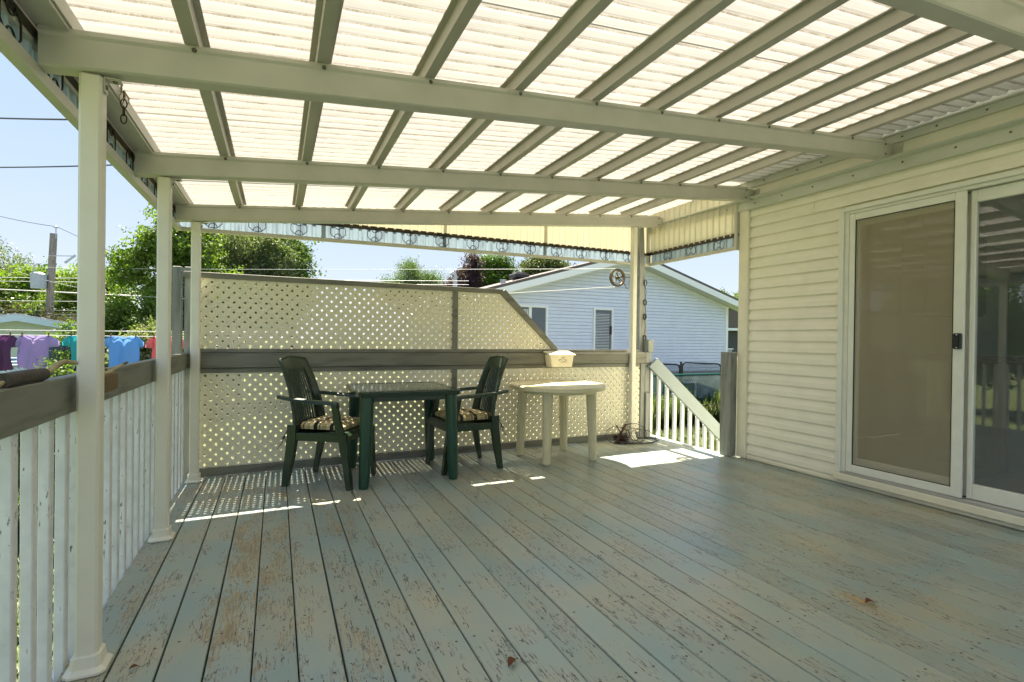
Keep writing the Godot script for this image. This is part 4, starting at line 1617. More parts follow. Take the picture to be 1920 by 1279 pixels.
# ---------------------------------------------------------------- left-hand yard
func build_yard() -> void:
	# utility pole
	var u := thing("utility_pole", "leaning grey wooden utility pole carrying a round transformer", "utility pole", Vector3(-8.2, GROUND, -25.9))
	var p := MB.new()
	p.tube([Vector3(-0.1, 0, 0), Vector3(0.12, 6.2, 0)], 0.15, 12, 0.115)
	piece("pole", p, M.pole_wood, u)
	var t := MB.new()
	t.lathe([Vector2(0, 3.98), Vector2(0.225, 3.98), Vector2(0.235, 4.0), Vector2(0.245, 4.5), Vector2(0.265, 4.51), Vector2(0.265, 4.54), Vector2(0.1, 4.62), Vector2(0, 4.62)], 18, Vector3(-0.27, 0, 0.18))
	piece("transformer", t, M.transformer_grey, u)
	var bh := MB.new()
	bh.tube([Vector3(-0.4, 4.58, 0.2), Vector3(-0.4, 4.85, 0.2), Vector3(-0.3, 4.95, 0.2), Vector3(-0.2, 4.98, 0.15)], 0.03, 6)
	piece("bushing", bh, M.zinc, u)
	var ct := MB.new()
	ct.bar(Vector3(0.0, 5.3, 0.1), Vector3(0.8, 5.35, 0.1), 0.03, 0.03)
	ct.bar(Vector3(0.5, 5.05, 0.1), Vector3(0.85, 5.4, 0.1), 0.07, 0.07)
	piece("fuse_cutout", ct, M.zinc, u)
	var ins := MB.new()
	ins.lathe([Vector2(0.02, 6.0), Vector2(0.02, 6.4), Vector2(0.07, 6.42), Vector2(0.07, 6.47), Vector2(0.0, 6.5)], 8, Vector3(0.22, 0, 0.1))
	piece("insulator", ins, M.zinc, u)
	# overhead wires
	var wires := [["thick black overhead cable, upper of two at top left", Vector3(-9.0, 6.2, -17.0), Vector3(-0.69, 4.14, -8.08), 0.016, 0.1], ["thick black overhead cable, lower of two at top left", Vector3(-9.0, 4.95, -17.0), Vector3(-0.69, 3.56, -8.07), 0.013, 0.1], ["thin wire sloping down to the top of the utility pole", Vector3(-16.0, 8.1, -36.0), Vector3(-7.95, 5.32, -25.8), 0.012, 0.2], ["thin wire leaving the pole top towards the trees", Vector3(-7.95, 5.32, -25.8), Vector3(-4.0, 3.6, -29.5), 0.012, 0.05]]
	for w in wires:
		cable(w[0], w[1], w[2], w[3], w[4], M.cable_black)
	var k := 0
	var names := ["level pale wire just below the transformer", "second pale wire below the transformer", "twisted cable bundle crossing the lower pole", "pale wire across the foot of the hedge", "grey wire above the shed roof, uppermost of four", "grey wire above the shed roof, second of four", "grey wire above the shed roof, third of four", "grey wire just above the shed roof ridge"]
	for y in [[3.32, 3.34], [3.17, 3.19], [2.96, 2.72], [2.38, 2.42], [2.0, 2.06], [1.83, 1.91], [1.72, 1.70], [1.91, 1.74]]:
		var a := Vector3(-19.6, lerpf(y[0], y[1], -1.0), -31.3)
		cable(names[k], a, Vector3(6.9, y[1] * 3 - y[0] * 2, -18.85), 0.02 if k == 2 else 0.009, 0.05, M.line_white if k < 4 else M.zinc)
		k += 1
	# shed
	var s := thing("garden_shed", "small pale shed with light blue barge boards behind the washing", "shed", Vector3(-7.2, GROUND, -21.2))
	s.rotation.y = 0.3
	var b := MB.new()
	b.slab(PackedVector2Array([Vector2(-3.2, 0), Vector2(3.0, 0), Vector2(3.0, 2.05), Vector2(-0.3, 2.72), Vector2(-3.2, 2.05)]), 3.6, Transform3D(Basis(), Vector3(0, 0, -1.8)))
	piece("wall", b, M.shed_wall, s)
	for q in [[Vector2(-0.3, 2.86), Vector2(3.4, 2.10)], [Vector2(-0.3, 2.86), Vector2(-3.6, 2.10)]]:
		var r := MB.new()
		r.slab(PackedVector2Array([q[0], q[1], q[1] + Vector2(0, -0.06), q[0] + Vector2(0, -0.06)]), 4.3, Transform3D(Basis(), Vector3(0, 0, -1.85)))
		var ro := piece("roof", r, M.shed_roof, s)
		for j in 9:
			var x0: float = lerpf(q[0].x, q[1].x, (j + 0.5) / 9.5)
			var y0: float = lerpf(q[0].y, q[1].y, (j + 0.5) / 9.5)
			var sc := MB.new()
			sc.mm(Vector3(x0 - 0.02, y0 - 0.01, -3.95), Vector3(x0 + 0.02, y0 + 0.016, 0.28))
			piece("shingle_course", sc, M.shed_roof, ro)
		var bg := MB.new()
		bg.slab(PackedVector2Array([q[0] + Vector2(0, -0.05), q[1] + Vector2(0, -0.05), q[1] + Vector2(0, -0.24), q[0] + Vector2(0, -0.24)]), 0.04, Transform3D(Basis(), Vector3(0, 0, 0.32)))
		piece("barge_board", bg, M.shed_trim, ro)
	var sp := MB.new()
	for j in 30:
		sp.mm(Vector3(-3.1 + j * 0.2, 0.05, 0.0), Vector3(-3.085 + j * 0.2, 2.0, 0.006))
	piece("wall_battens", sp, M.shed_trim, s)
	# low blue pool wall and dark board fence behind the washing
	var pool := thing("pool_wall", "pale blue round pool wall seen through wire mesh behind the purple shirts", "pool", Vector3(-6.6, GROUND, -15.4))
	var pw := MB.new()
	pw.lathe([Vector2(1.55, 0.0), Vector2(1.55, 1.55), Vector2(1.62, 1.56), Vector2(1.62, 1.62), Vector2(1.4, 1.62)], 32)
	piece("wall", pw, M.pool_wall, pool)
	var cl := thing("wire_fence", "low galvanised wire mesh fence left of the navy board fence", "fence", Vector3(-6.0, 0, -13.2))
	cl.rotation.y = 0.43
	var wm := MB.new()
	weave(wm, -2.2, 1.6, GROUND, 0.42, 0.08)
	stuff(piece("wire_mesh", wm, M.zinc, cl))
	var rl := MB.new()
	rl.tube([Vector3(-2.2, 0.43, 0), Vector3(1.6, 0.43, 0)], 0.025, 8)
	piece("top_rail", rl, M.zinc, cl)
	for x in [-2.2, -0.3, 1.6]:
		var q := MB.new()
		q.tube([Vector3(x, GROUND, 0), Vector3(x, 0.47, 0)], 0.03, 8)
		piece("fence_post", q, M.zinc, cl)
	var nf := thing("board_fence", "navy blue board fence behind the lavender and blue shirts", "fence", Vector3(-4.1, GROUND, -16.35))
	nf.rotation.y = -0.425
	nf.rotation.y = 0.44 * -1.0
	rng.seed = 61
	for j in 30:
		var bd := MB.new()
		bd.mm(Vector3(-2.1 + j * 0.14, 0.04, -0.011), Vector3(-1.967 + j * 0.14, 1.95 + rng.randf_range(-0.02, 0.02), 0.011), 0.003)
		piece("board", bd, M.navy_board, nf)
	for y in [0.4, 1.5]:
		var bd := MB.new()
		bd.mm(Vector3(-2.1, y, -0.05), Vector3(2.1, y + 0.09, -0.012))
		piece("fence_rail", bd, M.navy_board, nf)
	# washing line and shirts
	var A := Vector3(-9.0, 1.09, -13.06)
	var B := Vector3(0.9, 1.09, -8.41)
	cable("white washing line that the shirts are pegged to", A, B, 0.006, 0.015, M.line_white)
	cable("upper return strand of the washing line above the shirts", A + Vector3(0, 0.09, 0), B + Vector3(0, 0.095, 0), 0.006, 0.03, M.line_white)
	var dir := (B - A).normalized()
	var list := [["plum purple T-shirt at the left edge of the line", -4.02, 0.66, 0.57, "shirt_plum"], ["lavender T-shirt hanging second from the left edge", -3.48, 0.70, 0.53, "shirt_lavender"], ["teal T-shirt half hidden behind the nearest post", -2.78, 0.66, 0.49, "shirt_teal"], ["sky blue V-neck T-shirt between the first two posts", -2.21, 0.66, 0.50, "shirt_blue"], ["coral pink T-shirt behind the second post", -1.60, 0.62, 0.52, "shirt_coral"]]
	var sd := 70
	for l in list:
		var x: float = l[1]
		var at := A + dir * ((x - A.x) / dir.x)
		var s2 := thing("shirt", l[0], "T-shirt", at + Vector3(0, -0.012, 0), atan2(-dir.z, dir.x), "shirts pegged on the washing line")
		shirt(s2, l[2], l[3], M[l[4]], sd)
		sd += 1
	var cl2 := [Vector3(-5.0, 0, 0), Vector3(-1.25, 0, 0)]
	# line post out of sight behind the fence end
	for e in [A, B]:
		var o := thing("line_post", "grey post at the far left end of the washing line" if e == A else "grey post at the right end of the washing line behind the lattice", "post", Vector3(e.x, GROUND, e.z))
		var m := MB.new()
		m.tube([Vector3.ZERO, Vector3(0, 2.45, 0)], 0.05, 10, 0.045)
		piece("shaft", m, M.zinc, o)


func cable(label: String, a: Vector3, b: Vector3, r: float, sag: float, material: Material) -> void:
	var pts := []
	for k in 17:
		var t := k / 16.0
		pts.append(a.lerp(b, t) - Vector3.UP * sag * 4 * t * (1 - t))
	var m := MB.new()
	m.tube(pts, r, 5, -1.0, false)
	var over := not label.contains("line")
	var o := piece("overhead_cable" if over else "clothesline", m, material)
	tag(o, label, "cable" if over else "clothesline", "overhead wires on the left" if over else "")


func shirt(root: Node3D, w: float, hgt: float, material: Material, sd: int) -> void:
	# body and two sleeves, front and back sheet, with hanging folds
	rng.seed = sd
	var ph := rng.randf() * TAU
	var fold := func(x: float, y: float) -> float: return 0.03 * sin(x * 24.0 + ph + y * 3.0) * (0.3 + y / hgt) + 0.016 * sin(x * 10.0 - y * 9.0 + ph) + 0.008 * sin(x * 47.0 + y * 5.0)
	var body := MB.new()
	var nx := 16
	var ny := 12
	for side in [-1.0, 1.0]:
		var grid := []
		for j in ny + 1:
			var row := []
			for i in nx + 1:
				var u := i / float(nx) * 2 - 1
				var t := j / float(ny)
				var half := w * lerpf(0.34, 0.36 + 0.015 * sin(ph), t)
				var drop := 0.0
				if j == 0 and absf(u) < 0.36:
					drop = (0.10 if side > 0 else 0.025) * (1 - absf(u) / 0.36)
				var y := -hgt * t - drop - 0.012 * cos(u * 3.1) * t
				var puff: float = 0.028 * (1 - u * u) * side
				row.append(Vector3(u * half, y, puff + fold.call(u * half, -y)))
			grid.append(row)
		sheet(body, grid, side)
	piece("body", body, material, root)
	for s in [-1.0, 1.0]:
		var sl := MB.new()
		for side in [-1.0, 1.0]:
			var grid := []
			for j in 6:
				var row := []
				for i in 6:
					var u := i / 5.0
					var t := j / 5.0
					var a := Vector2(w * 0.335, -hgt * 0.36 * t)
					var b := Vector2(w * 0.5 + 0.012 * t, -0.02 - hgt * 0.10 - hgt * 0.2 * t)
					var p := a.lerp(b, u)
					row.append(Vector3(p.x * s, p.y, side * 0.014 * sin(t * PI) + fold.call(p.x * s, -p.y)))
				if s < 0:
					row.reverse()
				grid.append(row)
			sheet(sl, grid, side)
		piece("sleeve", sl, material, root)
	for s in [-0.3, 0.3]:
		var pg := MB.new()
		pg.mm(Vector3(w * s - 0.006, -0.03, -0.012), Vector3(w * s + 0.006, 0.045, 0.012), 0.002)
		piece("peg", pg, M.wood_block, root)


func sheet(b: MB, grid: Array, side: float) -> void:
	for j in grid.size() - 1:
		for i in grid[0].size() - 1:
			var p: Vector3 = grid[j][i]
			var q: Vector3 = grid[j][i + 1]
			var r: Vector3 = grid[j + 1][i + 1]
			var s: Vector3 = grid[j + 1][i]
			if side > 0:
				b.quad(p, s, r, q)
			else:
				b.quad(p, q, r, s)


# ---------------------------------------------------------------- trees
func leaf_clump(sd: int, leaves: int, narrow: float) -> ArrayMesh:
	var b := MB.new()
	b.tinted = true
	rng.seed = sd
	for k in leaves:
		var p := Vector3(rng.randfn(), rng.randfn(), rng.randfn()) * 0.42
		var d := Vector3(rng.randfn(), rng.randfn() - 0.35, rng.randfn()).normalized()
		var s := d.cross(Vector3(rng.randfn(), rng.randfn(), rng.randfn())).normalized()
		var up := s.cross(d).normalized()
		var l := rng.randf_range(0.26, 0.46)
		var w := l * narrow
		var kk := rng.randf_range(0.75, 1.2)
		b.tint = Color(kk, kk * rng.randf_range(0.95, 1.05), kk)
		var tip := p + d * l
		var m := p + d * l * 0.45
		b.tri(p, m + s * w + up * 0.03, tip, up, up, up)
		b.tri(p, tip, m - s * w + up * 0.03, up, up, up)
	return b.mesh()


func tree(called: String, label: String, category: String, base: Vector3, trunk_h: float, blobs: Array, size: float, count: int, c0: Color, c1: Color, clump: ArrayMesh, sd: int, group := "") -> void:
	var o := thing(called, label, category, base, 0.0, group)
	rng.seed = sd
	var tr := MB.new()
	var r := 0.035 * trunk_h + 0.03
	tr.tube([Vector3.ZERO, Vector3(0.05, trunk_h * 0.5, 0.03), Vector3(0.0, trunk_h, 0)], r, 8, r * 0.6)
	for q in blobs:
		var e: Vector3 = q[0]
		var st := Vector3(0, trunk_h * rng.randf_range(0.7, 1.0), 0)
		tr.tube([st, st.lerp(e, 0.5) + Vector3(0, 0.15, 0), e], r * 0.45, 6, 0.02)
		for k in 3:
			var d := Vector3(rng.randfn(), absf(rng.randfn()), rng.randfn()).normalized()
			tr.tube([st.lerp(e, 0.6), e + d * q[1] * 0.7], r * 0.22, 5, 0.01)
	piece("trunk", tr, M.bark, o)
	var xf := []
	var cl := []
	var total := 0.0
	for q in blobs:
		total += q[1].x * q[1].y + q[1].z * q[1].y
	for q in blobs:
		var nq := int(count * (q[1].x * q[1].y + q[1].z * q[1].y) / total)
		# leaf sprays gather at the ends of twigs
		var twigs := []
		for k in maxi(8, nq / 14):
			var d := Vector3(rng.randfn(), rng.randfn(), rng.randfn()).normalized()
			twigs.append(q[0] + d * (q[1] as Vector3) * pow(rng.randf(), 0.4))
		for k in nq:
			var tw: Vector3 = twigs[rng.randi() % twigs.size()]
			var p := tw + Vector3(rng.randfn(), rng.randfn(), rng.randfn()) * size * 0.75
			var sc := size * rng.randf_range(0.6, 1.25)
			var bs := Basis.from_euler(Vector3(rng.randf_range(-0.7, 0.7), rng.randf() * TAU, rng.randf_range(-0.7, 0.7))).scaled(Vector3(sc, sc, sc))
			xf.append(Transform3D(bs, p))
			cl.append(c0.lerp(c1, clampf(rng.randfn(0.45, 0.3), 0, 1)))
	scatter("crown", clump, M.leaf, xf, cl, o)


func build_trees() -> void:
	var broad := leaf_clump(101, 22, 0.34)
	var slim := leaf_clump(102, 26, 0.16)
	var needle := leaf_clump(103, 30, 0.07)
	var V := func(x, y, z): return Vector3(x, y, z)
	var lime0 := Color(0.11, 0.19, 0.018)
	var lime1 := Color(0.25, 0.34, 0.06)
	var dark0 := Color(0.022, 0.045, 0.010)
	var dark1 := Color(0.07, 0.12, 0.022)
	var grey0 := Color(0.09, 0.12, 0.05)
	var grey1 := Color(0.22, 0.26, 0.12)
	# hedge of trees along the left horizon
	tree("tree", "pale feathery tree at the far left edge behind the shed", "tree", V.call(-12.6, GROUND, -32.0), 3.2, [[V.call(0, 4.6, 0), V.call(1.9, 2.0, 1.6)], [V.call(-1.6, 3.6, 0.3), V.call(1.5, 1.6, 1.4)], [V.call(1.0, 3.2, 0.3), V.call(1.6, 1.3, 1.3)]], 0.36, 2600, grey0, grey1, slim, 201, "trees along the left")
	tree("tree", "bright green bushy tree left of the utility pole", "tree", V.call(-10.2, GROUND, -30.2), 2.4, [[V.call(0, 3.4, 0), V.call(1.7, 1.7, 1.5)], [V.call(-1.0, 2.2, 0.6), V.call(1.6, 1.4, 1.4)], [V.call(0.9, 1.6, 0.9), V.call(1.7, 1.5, 1.2)]], 0.34, 3000, lime0, lime1, broad, 202, "trees along the left")
	tree("tree", "bright green bushy tree right of the utility pole", "tree", V.call(-7.6, GROUND, -28.6), 2.3, [[V.call(0, 3.5, 0), V.call(1.5, 1.6, 1.4)], [V.call(-0.9, 2.2, 0.5), V.call(1.4, 1.4, 1.2)], [V.call(1.0, 1.9, 0.6), V.call(1.5, 1.5, 1.2)]], 0.34, 2800, lime0, lime1, broad, 203, "trees along the left")
	tree("bush", "dark tangled bush under the utility pole behind the shed", "bush", V.call(-8.0, GROUND, -24.6), 0.9, [[V.call(0, 1.7, 0), V.call(1.7, 1.4, 0.9)], [V.call(1.9, 1.4, 0.3), V.call(1.4, 1.2, 0.9)]], 0.3, 1800, Color(0.035, 0.032, 0.016), Color(0.085, 0.075, 0.03), slim, 204)
	conifer(V.call(-7.75, GROUND, -32.6), 6.7, needle)
	tree("tree", "tall lime green maple between the first and second posts", "tree", V.call(-3.0, GROUND, -18.4), 3.2, [[V.call(0.2, 4.9, 0), V.call(1.0, 1.0, 0.8)], [V.call(-0.8, 4.1, 0.1), V.call(0.7, 0.6, 0.7)], [V.call(0.9, 3.7, 0.2), V.call(1.2, 1.1, 1.0)], [V.call(-0.3, 2.8, 0.4), V.call(1.2, 0.9, 0.9)], [V.call(0.6, 5.6, 0.0), V.call(0.9, 0.6, 0.7)]], 0.23, 2500, lime0, lime1, broad, 205, "trees along the left")
	tree("bush", "lime green bush below the maple beside the posts", "bush", V.call(-4.2, GROUND, -17.3), 0.8, [[V.call(0, 1.6, 0), V.call(1.1, 1.1, 0.9)], [V.call(1.2, 1.9, 0.0), V.call(1.2, 1.3, 0.9)], [V.call(2.2, 1.5, 0.2), V.call(0.9, 1.2, 0.9)]], 0.22, 2800, dark1, lime1, broad, 206)
	tree("bush", "flowering shrub with pale leaves beyond the washing line", "bush", V.call(-2.25, GROUND, -12.2), 0.6, [[V.call(0, 1.65, 0), V.call(0.62, 0.85, 0.6)], [V.call(0.55, 1.45, 0.1), V.call(0.5, 0.7, 0.5)]], 0.15, 1500, Color(0.10, 0.15, 0.03), Color(0.38, 0.36, 0.24), broad, 207)
	tree("bush", "low green shrub behind the rail below the purple shirts", "bush", V.call(-2.9, GROUND, -7.9), 0.4, [[V.call(-0.5, 1.3, 0.1), V.call(0.5, 0.5, 0.5)], [V.call(0.35, 1.25, 0), V.call(0.5, 0.55, 0.5)], [V.call(0, 0.7, 0.2), V.call(0.9, 0.6, 0.5)]], 0.13, 1700, dark1, lime1, broad, 208)
	# behind the lattice
	tree("tree", "silvery green willow like tree rising behind the lattice fence", "tree", V.call(-1.2, GROUND, -20.4), 3.0, [[V.call(0.0, 4.7, 0), V.call(1.2, 1.5, 1.0)], [V.call(-1.0, 4.2, 0.2), V.call(1.0, 1.4, 0.9)], [V.call(1.1, 4.4, 0.1), V.call(0.9, 1.3, 0.9)], [V.call(0.3, 3.2, 0.5), V.call(1.5, 1.0, 0.9)]], 0.26, 3400, grey0, Color(0.32, 0.37, 0.18), slim, 209, "trees behind the lattice")
	tree("tree", "dark green leafy tree right of the silvery willow", "tree", V.call(0.55, GROUND, -21.2), 3.0, [[V.call(-0.8, 5.4, 0), V.call(1.2, 1.0, 1.0)], [V.call(-0.15, 4.6, 0), V.call(0.75, 1.0, 0.9)], [V.call(-0.2, 3.6, 0.2), V.call(0.65, 0.9, 0.8)], [V.call(-1.8, 5.6, -0.6), V.call(1.5, 0.9, 0.9)]], 0.27, 3200, dark1, Color(0.15, 0.24, 0.03), broad, 210, "trees behind the lattice")
	tree("tree", "light green locust tree standing alone above the lattice", "tree", V.call(9.2, GROUND, -37.7), 4.6, [[V.call(0, 6.5, 0), V.call(1.7, 1.3, 1.4)], [V.call(-1.6, 5.9, 0), V.call(1.1, 0.7, 1.0)], [V.call(1.5, 6.2, 0), V.call(1.2, 1.0, 1.0)], [V.call(0.2, 5.4, 0.4), V.call(2.2, 0.7, 1.2)]], 0.36, 1500, Color(0.07, 0.12, 0.03), Color(0.16, 0.23, 0.06), slim, 211, "trees behind the lattice")
	tree("tree", "purple leaved tree between the pipe and the blue house roof", "tree", V.call(11.2, GROUND, -30.6), 4.0, [[V.call(0, 5.6, 0), V.call(0.95, 1.3, 0.9)], [V.call(0.25, 6.5, 0), V.call(0.5, 0.9, 0.5)], [V.call(-0.9, 5.2, 0), V.call(0.7, 0.8, 0.8)]], 0.27, 1300, Color(0.03, 0.014, 0.02), Color(0.10, 0.055, 0.065), broad, 212, "trees behind the lattice")
	tree("tree", "green tree behind the left roof slope of the blue house", "tree", V.call(13.6, GROUND, -32.0), 4.0, [[V.call(0, 6.9, 0), V.call(1.2, 1.3, 1.1)], [V.call(-0.6, 5.6, 0.2), V.call(1.3, 1.2, 1.0)], [V.call(0.9, 5.8, 0), V.call(1.2, 1.2, 1.0)]], 0.33, 2000, Color(0.05, 0.10, 0.012), Color(0.12, 0.21, 0.02), broad, 213, "trees behind the lattice")
	tree("tree", "sparse olive green tree nearer the ridge of the blue house", "tree", V.call(16.4, GROUND, -30.2), 4.2, [[V.call(0, 7.0, 0), V.call(1.6, 1.1, 1.2)], [V.call(1.5, 6.7, 0), V.call(1.1, 0.7, 0.9)], [V.call(-0.3, 5.9, 0.2), V.call(1.5, 1.2, 1.0)]], 0.32, 1800, Color(0.05, 0.075, 0.018), Color(0.11, 0.13, 0.035), broad, 214, "trees behind the lattice")
	tree("tree", "round green tree over the roof of the far grey house", "tree", V.call(40.5, GROUND, -35.0), 3.5, [[V.call(0, 5.4, 0), V.call(2.6, 1.6, 2.2)], [V.call(-1.8, 4.6, 0.3), V.call(1.8, 1.4, 1.5)]], 0.5, 900, dark1, lime1, broad, 215)
	# trees over the lawn that the glass door mirrors
	tree("tree", "leafy garden tree on the lawn mirrored in the glass door", "tree", V.call(-13.0, GROUND, -9.4), 2.6, [[V.call(0, 3.6, 0), V.call(1.7, 1.6, 1.7)], [V.call(-0.6, 2.4, 1.0), V.call(1.6, 1.3, 1.4)], [V.call(0.4, 4.8, 0), V.call(1.1, 1.0, 1.1)]], 0.34, 2200, dark1, lime1, broad, 216)
	tree("bush", "tall weeds with white flowers against the green wire fence", "bush", V.call(12.0, GROUND, -10.4), 0.3, [[V.call(0, 0.5, 0), V.call(0.7, 0.45, 0.4)], [V.call(0.9, 0.75, 0.2), V.call(0.5, 0.65, 0.4)], [V.call(-2.4, 0.4, 0.1), V.call(0.8, 0.4, 0.3)]], 0.11, 1900, Color(0.07, 0.13, 0.015), Color(0.26, 0.32, 0.10), slim, 217)


func conifer(base: Vector3, hgt: float, clump: ArrayMesh) -> void:
	var o := thing("spruce_tree", "narrow dark spruce with pointed top behind the bright trees", "tree", base, 0.0, "trees along the left")
	rng.seed = 240
	var t := MB.new()
	t.tube([Vector3.ZERO, Vector3(0, hgt, 0)], 0.14, 8, 0.015)
	piece("trunk", t, M.bark, o)
	var xf := []
	var cl := []
	for k in 1500:
		var u := pow(rng.randf(), 0.7)
		var y := hgt * (1.0 - u * 0.93)
		var r := (0.06 + 1.15 * u) * (0.6 + 0.4 * absf(sin(y * 7.0)))
		var a := rng.randf() * TAU
		var p := Vector3(cos(a) * r, y - r * 0.22, sin(a) * r) * Vector3(pow(rng.randf(), 0.3), 1, pow(rng.randf(), 0.3))
		var s := rng.randf_range(0.16, 0.34) * (0.5 + u * 0.6)
		xf.append(Transform3D(Basis.from_euler(Vector3(rng.randf() * 3, rng.randf() * TAU, 0)).scaled(Vector3(s, s, s)), p))
		cl.append(Color(0.018, 0.035, 0.014).lerp(Color(0.05, 0.075, 0.025), rng.randf()))
	scatter("crown", clump, M.leaf, xf, cl, o)


# ---------------------------------------------------------------- furniture
func rounded(cx: float, cz: float, hx: float, hz: float, y: float, r: float, seg := 3) -> Array:
	var p := []
	for q in [[1, 1, 0.0], [-1, 1, 0.5], [-1, -1, 1.0], [1, -1, 1.5]]:
		for k in seg + 1:
			var a: float = PI * (q[2] + 0.5 * k / seg)
			p.append(Vector3(cx + q[0] * (hx - r) + cos(a) * r, y, cz + q[1] * (hz - r) + sin(a) * r))
	return p


func build_chair(called: String, label: String, at: Vector3, turn: float) -> Node3D:
	# faces +x in its own axes
	var c := thing(called, label, "chair", at, turn, "green garden chairs at the square table")
	var m: Material = M.green_resin
	# seat pan with rolled front
	var s := MB.new()
	var prof := [Vector2(-0.215, 0.405), Vector2(-0.1, 0.402), Vector2(0.08, 0.412), Vector2(0.18, 0.424), Vector2(0.225, 0.418), Vector2(0.25, 0.395), Vector2(0.255, 0.36)]
	for i in prof.size() - 1:
		var p: Vector2 = prof[i]
		var q: Vector2 = prof[i + 1]
		var wp := 0.205 + 0.02 * i / 6.0
		var wq := 0.205 + 0.02 * (i + 1) / 6.0
		var d := (q - p).normalized()
		var nn := Vector2(d.y, -d.x) * 0.014
		var ring := func(e: Vector2, w: float) -> Array: return [Vector3(e.x, e.y, -w), Vector3(e.x, e.y, w), Vector3(e.x + nn.x, e.y + nn.y, w), Vector3(e.x + nn.x, e.y + nn.y, -w)]
		s.loft([ring.call(p, wp), ring.call(q, wq)], false)
	piece("seat", s, m, c)
	var ap := MB.new()
	for z in [-1.0, 1.0]:
		ap.mm(Vector3(-0.2, 0.345, z * 0.213 - 0.009), Vector3(0.2, 0.405, z * 0.213 + 0.009), 0.005)
	ap.mm(Vector3(-0.215, 0.34, -0.2), Vector3(-0.2, 0.40, 0.2), 0.004)
	piece("seat_apron", ap, m, c)
	# backrest: curved frame with ribs between
	var back := func(v: float, h: float) -> Vector3:   # v across -1..1, h up 0..1
		var x := -0.205 - 0.045 * h - 0.115 * h * h - 0.03 * (v * v) * -1.0
		var half := lerpf(0.215, 0.168, h)
		return Vector3(x, 0.40 + 0.54 * h + 0.018 * h * (1 - v * v), v * half)
	var bk := MB.new()
	for r in [[-1.0, -0.66, 0.0, 1.0], [0.66, 1.0, 0.0, 1.0], [-0.66, 0.66, 0.83, 1.0], [-0.66, 0.66, 0.0, 0.13]]:
		var nv := 5
		var nh := 9
		for side in [0, 1]:
			var off := Vector3(-0.012 if side == 0 else 0.0, 0, 0)
			for i in nv:
				for j in nh:
					var v0 := lerpf(r[0], r[1], float(i) / nv)
					var v1 := lerpf(r[0], r[1], float(i + 1) / nv)
					var h0 := lerpf(r[2], r[3], float(j) / nh)
					var h1 := lerpf(r[2], r[3], float(j + 1) / nh)
					var q := [back.call(v0, h0) + off, back.call(v1, h0) + off, back.call(v1, h1) + off, back.call(v0, h1) + off]
					if side == 1:
						bk.quad(q[3], q[2], q[1], q[0])
					else:
						bk.quad(q[0], q[1], q[2], q[3])
	# outer rim
	var rim := []
	for k in 12:
		rim.append(back.call(-1.0, k / 11.0) + Vector3(-0.006, 0, 0))
	for k in range(1, 8):
		rim.append(back.call(-1.0 + 2.0 * k / 7.0, 1.0) + Vector3(-0.006, 0, 0))
	for k in range(1, 12):
		rim.append(back.call(1.0, 1.0 - k / 11.0) + Vector3(-0.006, 0, 0))
	bk.tube(rim, 0.0125, 6)
	var bo := piece("backrest", bk, m, c)
	for k in 9:
		var rb := MB.new()
		var v := -0.58 + k * 0.145
		var pts := []
		for j in 7:
			pts.append(back.call(v, lerpf(0.12, 0.84, j / 6.0)) + Vector3(-0.006, 0, 0))
		rb.tube(pts, 0.0075, 5)
		piece("rib", rb, m, bo)
	# arms sweep forward and turn down into the front legs
	for z in [-1.0, 1.0]:
		var a := MB.new()
		var path := [[-0.335, 0.665, 0.20, 0.03, 0.012], [-0.2, 0.655, 0.235, 0.05, 0.013], [0.0, 0.642, 0.245, 0.056, 0.014], [0.13, 0.636, 0.245, 0.056, 0.014], [0.175, 0.625, 0.245, 0.052, 0.02]]
		var rings := []
		for q in path:
			rings.append([Vector3(q[0], q[1] - q[4], z * q[2] - q[3] / 2), Vector3(q[0], q[1] - q[4], z * q[2] + q[3] / 2), Vector3(q[0], q[1] + q[4] * 0.4, z * q[2] + q[3] / 2 * 0.8), Vector3(q[0], q[1] + q[4], z * q[2]), Vector3(q[0], q[1] + q[4] * 0.4, z * q[2] - q[3] / 2 * 0.8)])
		a.loft(rings, false)
		var up := []
		for q in [[0.150, 0.62, 0.048, 0.245], [0.165, 0.52, 0.05, 0.24], [0.185, 0.43, 0.055, 0.232], [0.2, 0.37, 0.056, 0.228]]:
			up.append([Vector3(q[0] - q[2] / 2, q[1], z * q[3] - 0.012), Vector3(q[0] + q[2] / 2, q[1], z * q[3] - 0.016), Vector3(q[0] + q[2] / 2, q[1], z * q[3] + 0.016), Vector3(q[0] - q[2] / 2, q[1], z * q[3] + 0.012)])
		a.loft(up, false)
		piece("arm", a, m, c)
		for fr in [true, false]:
			var lg := MB.new()
			var lr := []
			var rows := [[0.205, 0.40, 0.062, 0.226], [0.215, 0.3, 0.058, 0.222], [0.25, 0.0, 0.036, 0.205]] if fr else [[-0.205, 0.46, 0.066, 0.21], [-0.205, 0.36, 0.07, 0.212], [-0.225, 0.22, 0.062, 0.21], [-0.265, 0.0, 0.04, 0.205]]
			for q in rows:
				# an angle section, open to the inside
				var hx: float = q[2] / 2
				var o := 0.017
				lr.append([Vector3(q[0] - hx, q[1], z * (q[3] + o)), Vector3(q[0] + hx, q[1], z * (q[3] + o)), Vector3(q[0] + hx, q[1], z * (q[3] - o * 1.6)), Vector3(q[0] + hx - 0.012, q[1], z * (q[3] - o * 1.6)), Vector3(q[0] + hx - 0.012, q[1], z * (q[3] + o * 0.3)), Vector3(q[0] - hx, q[1], z * (q[3] + o * 0.3))])
			lg.loft(lr, false, true)
			piece("leg", lg, m, c)
	return c


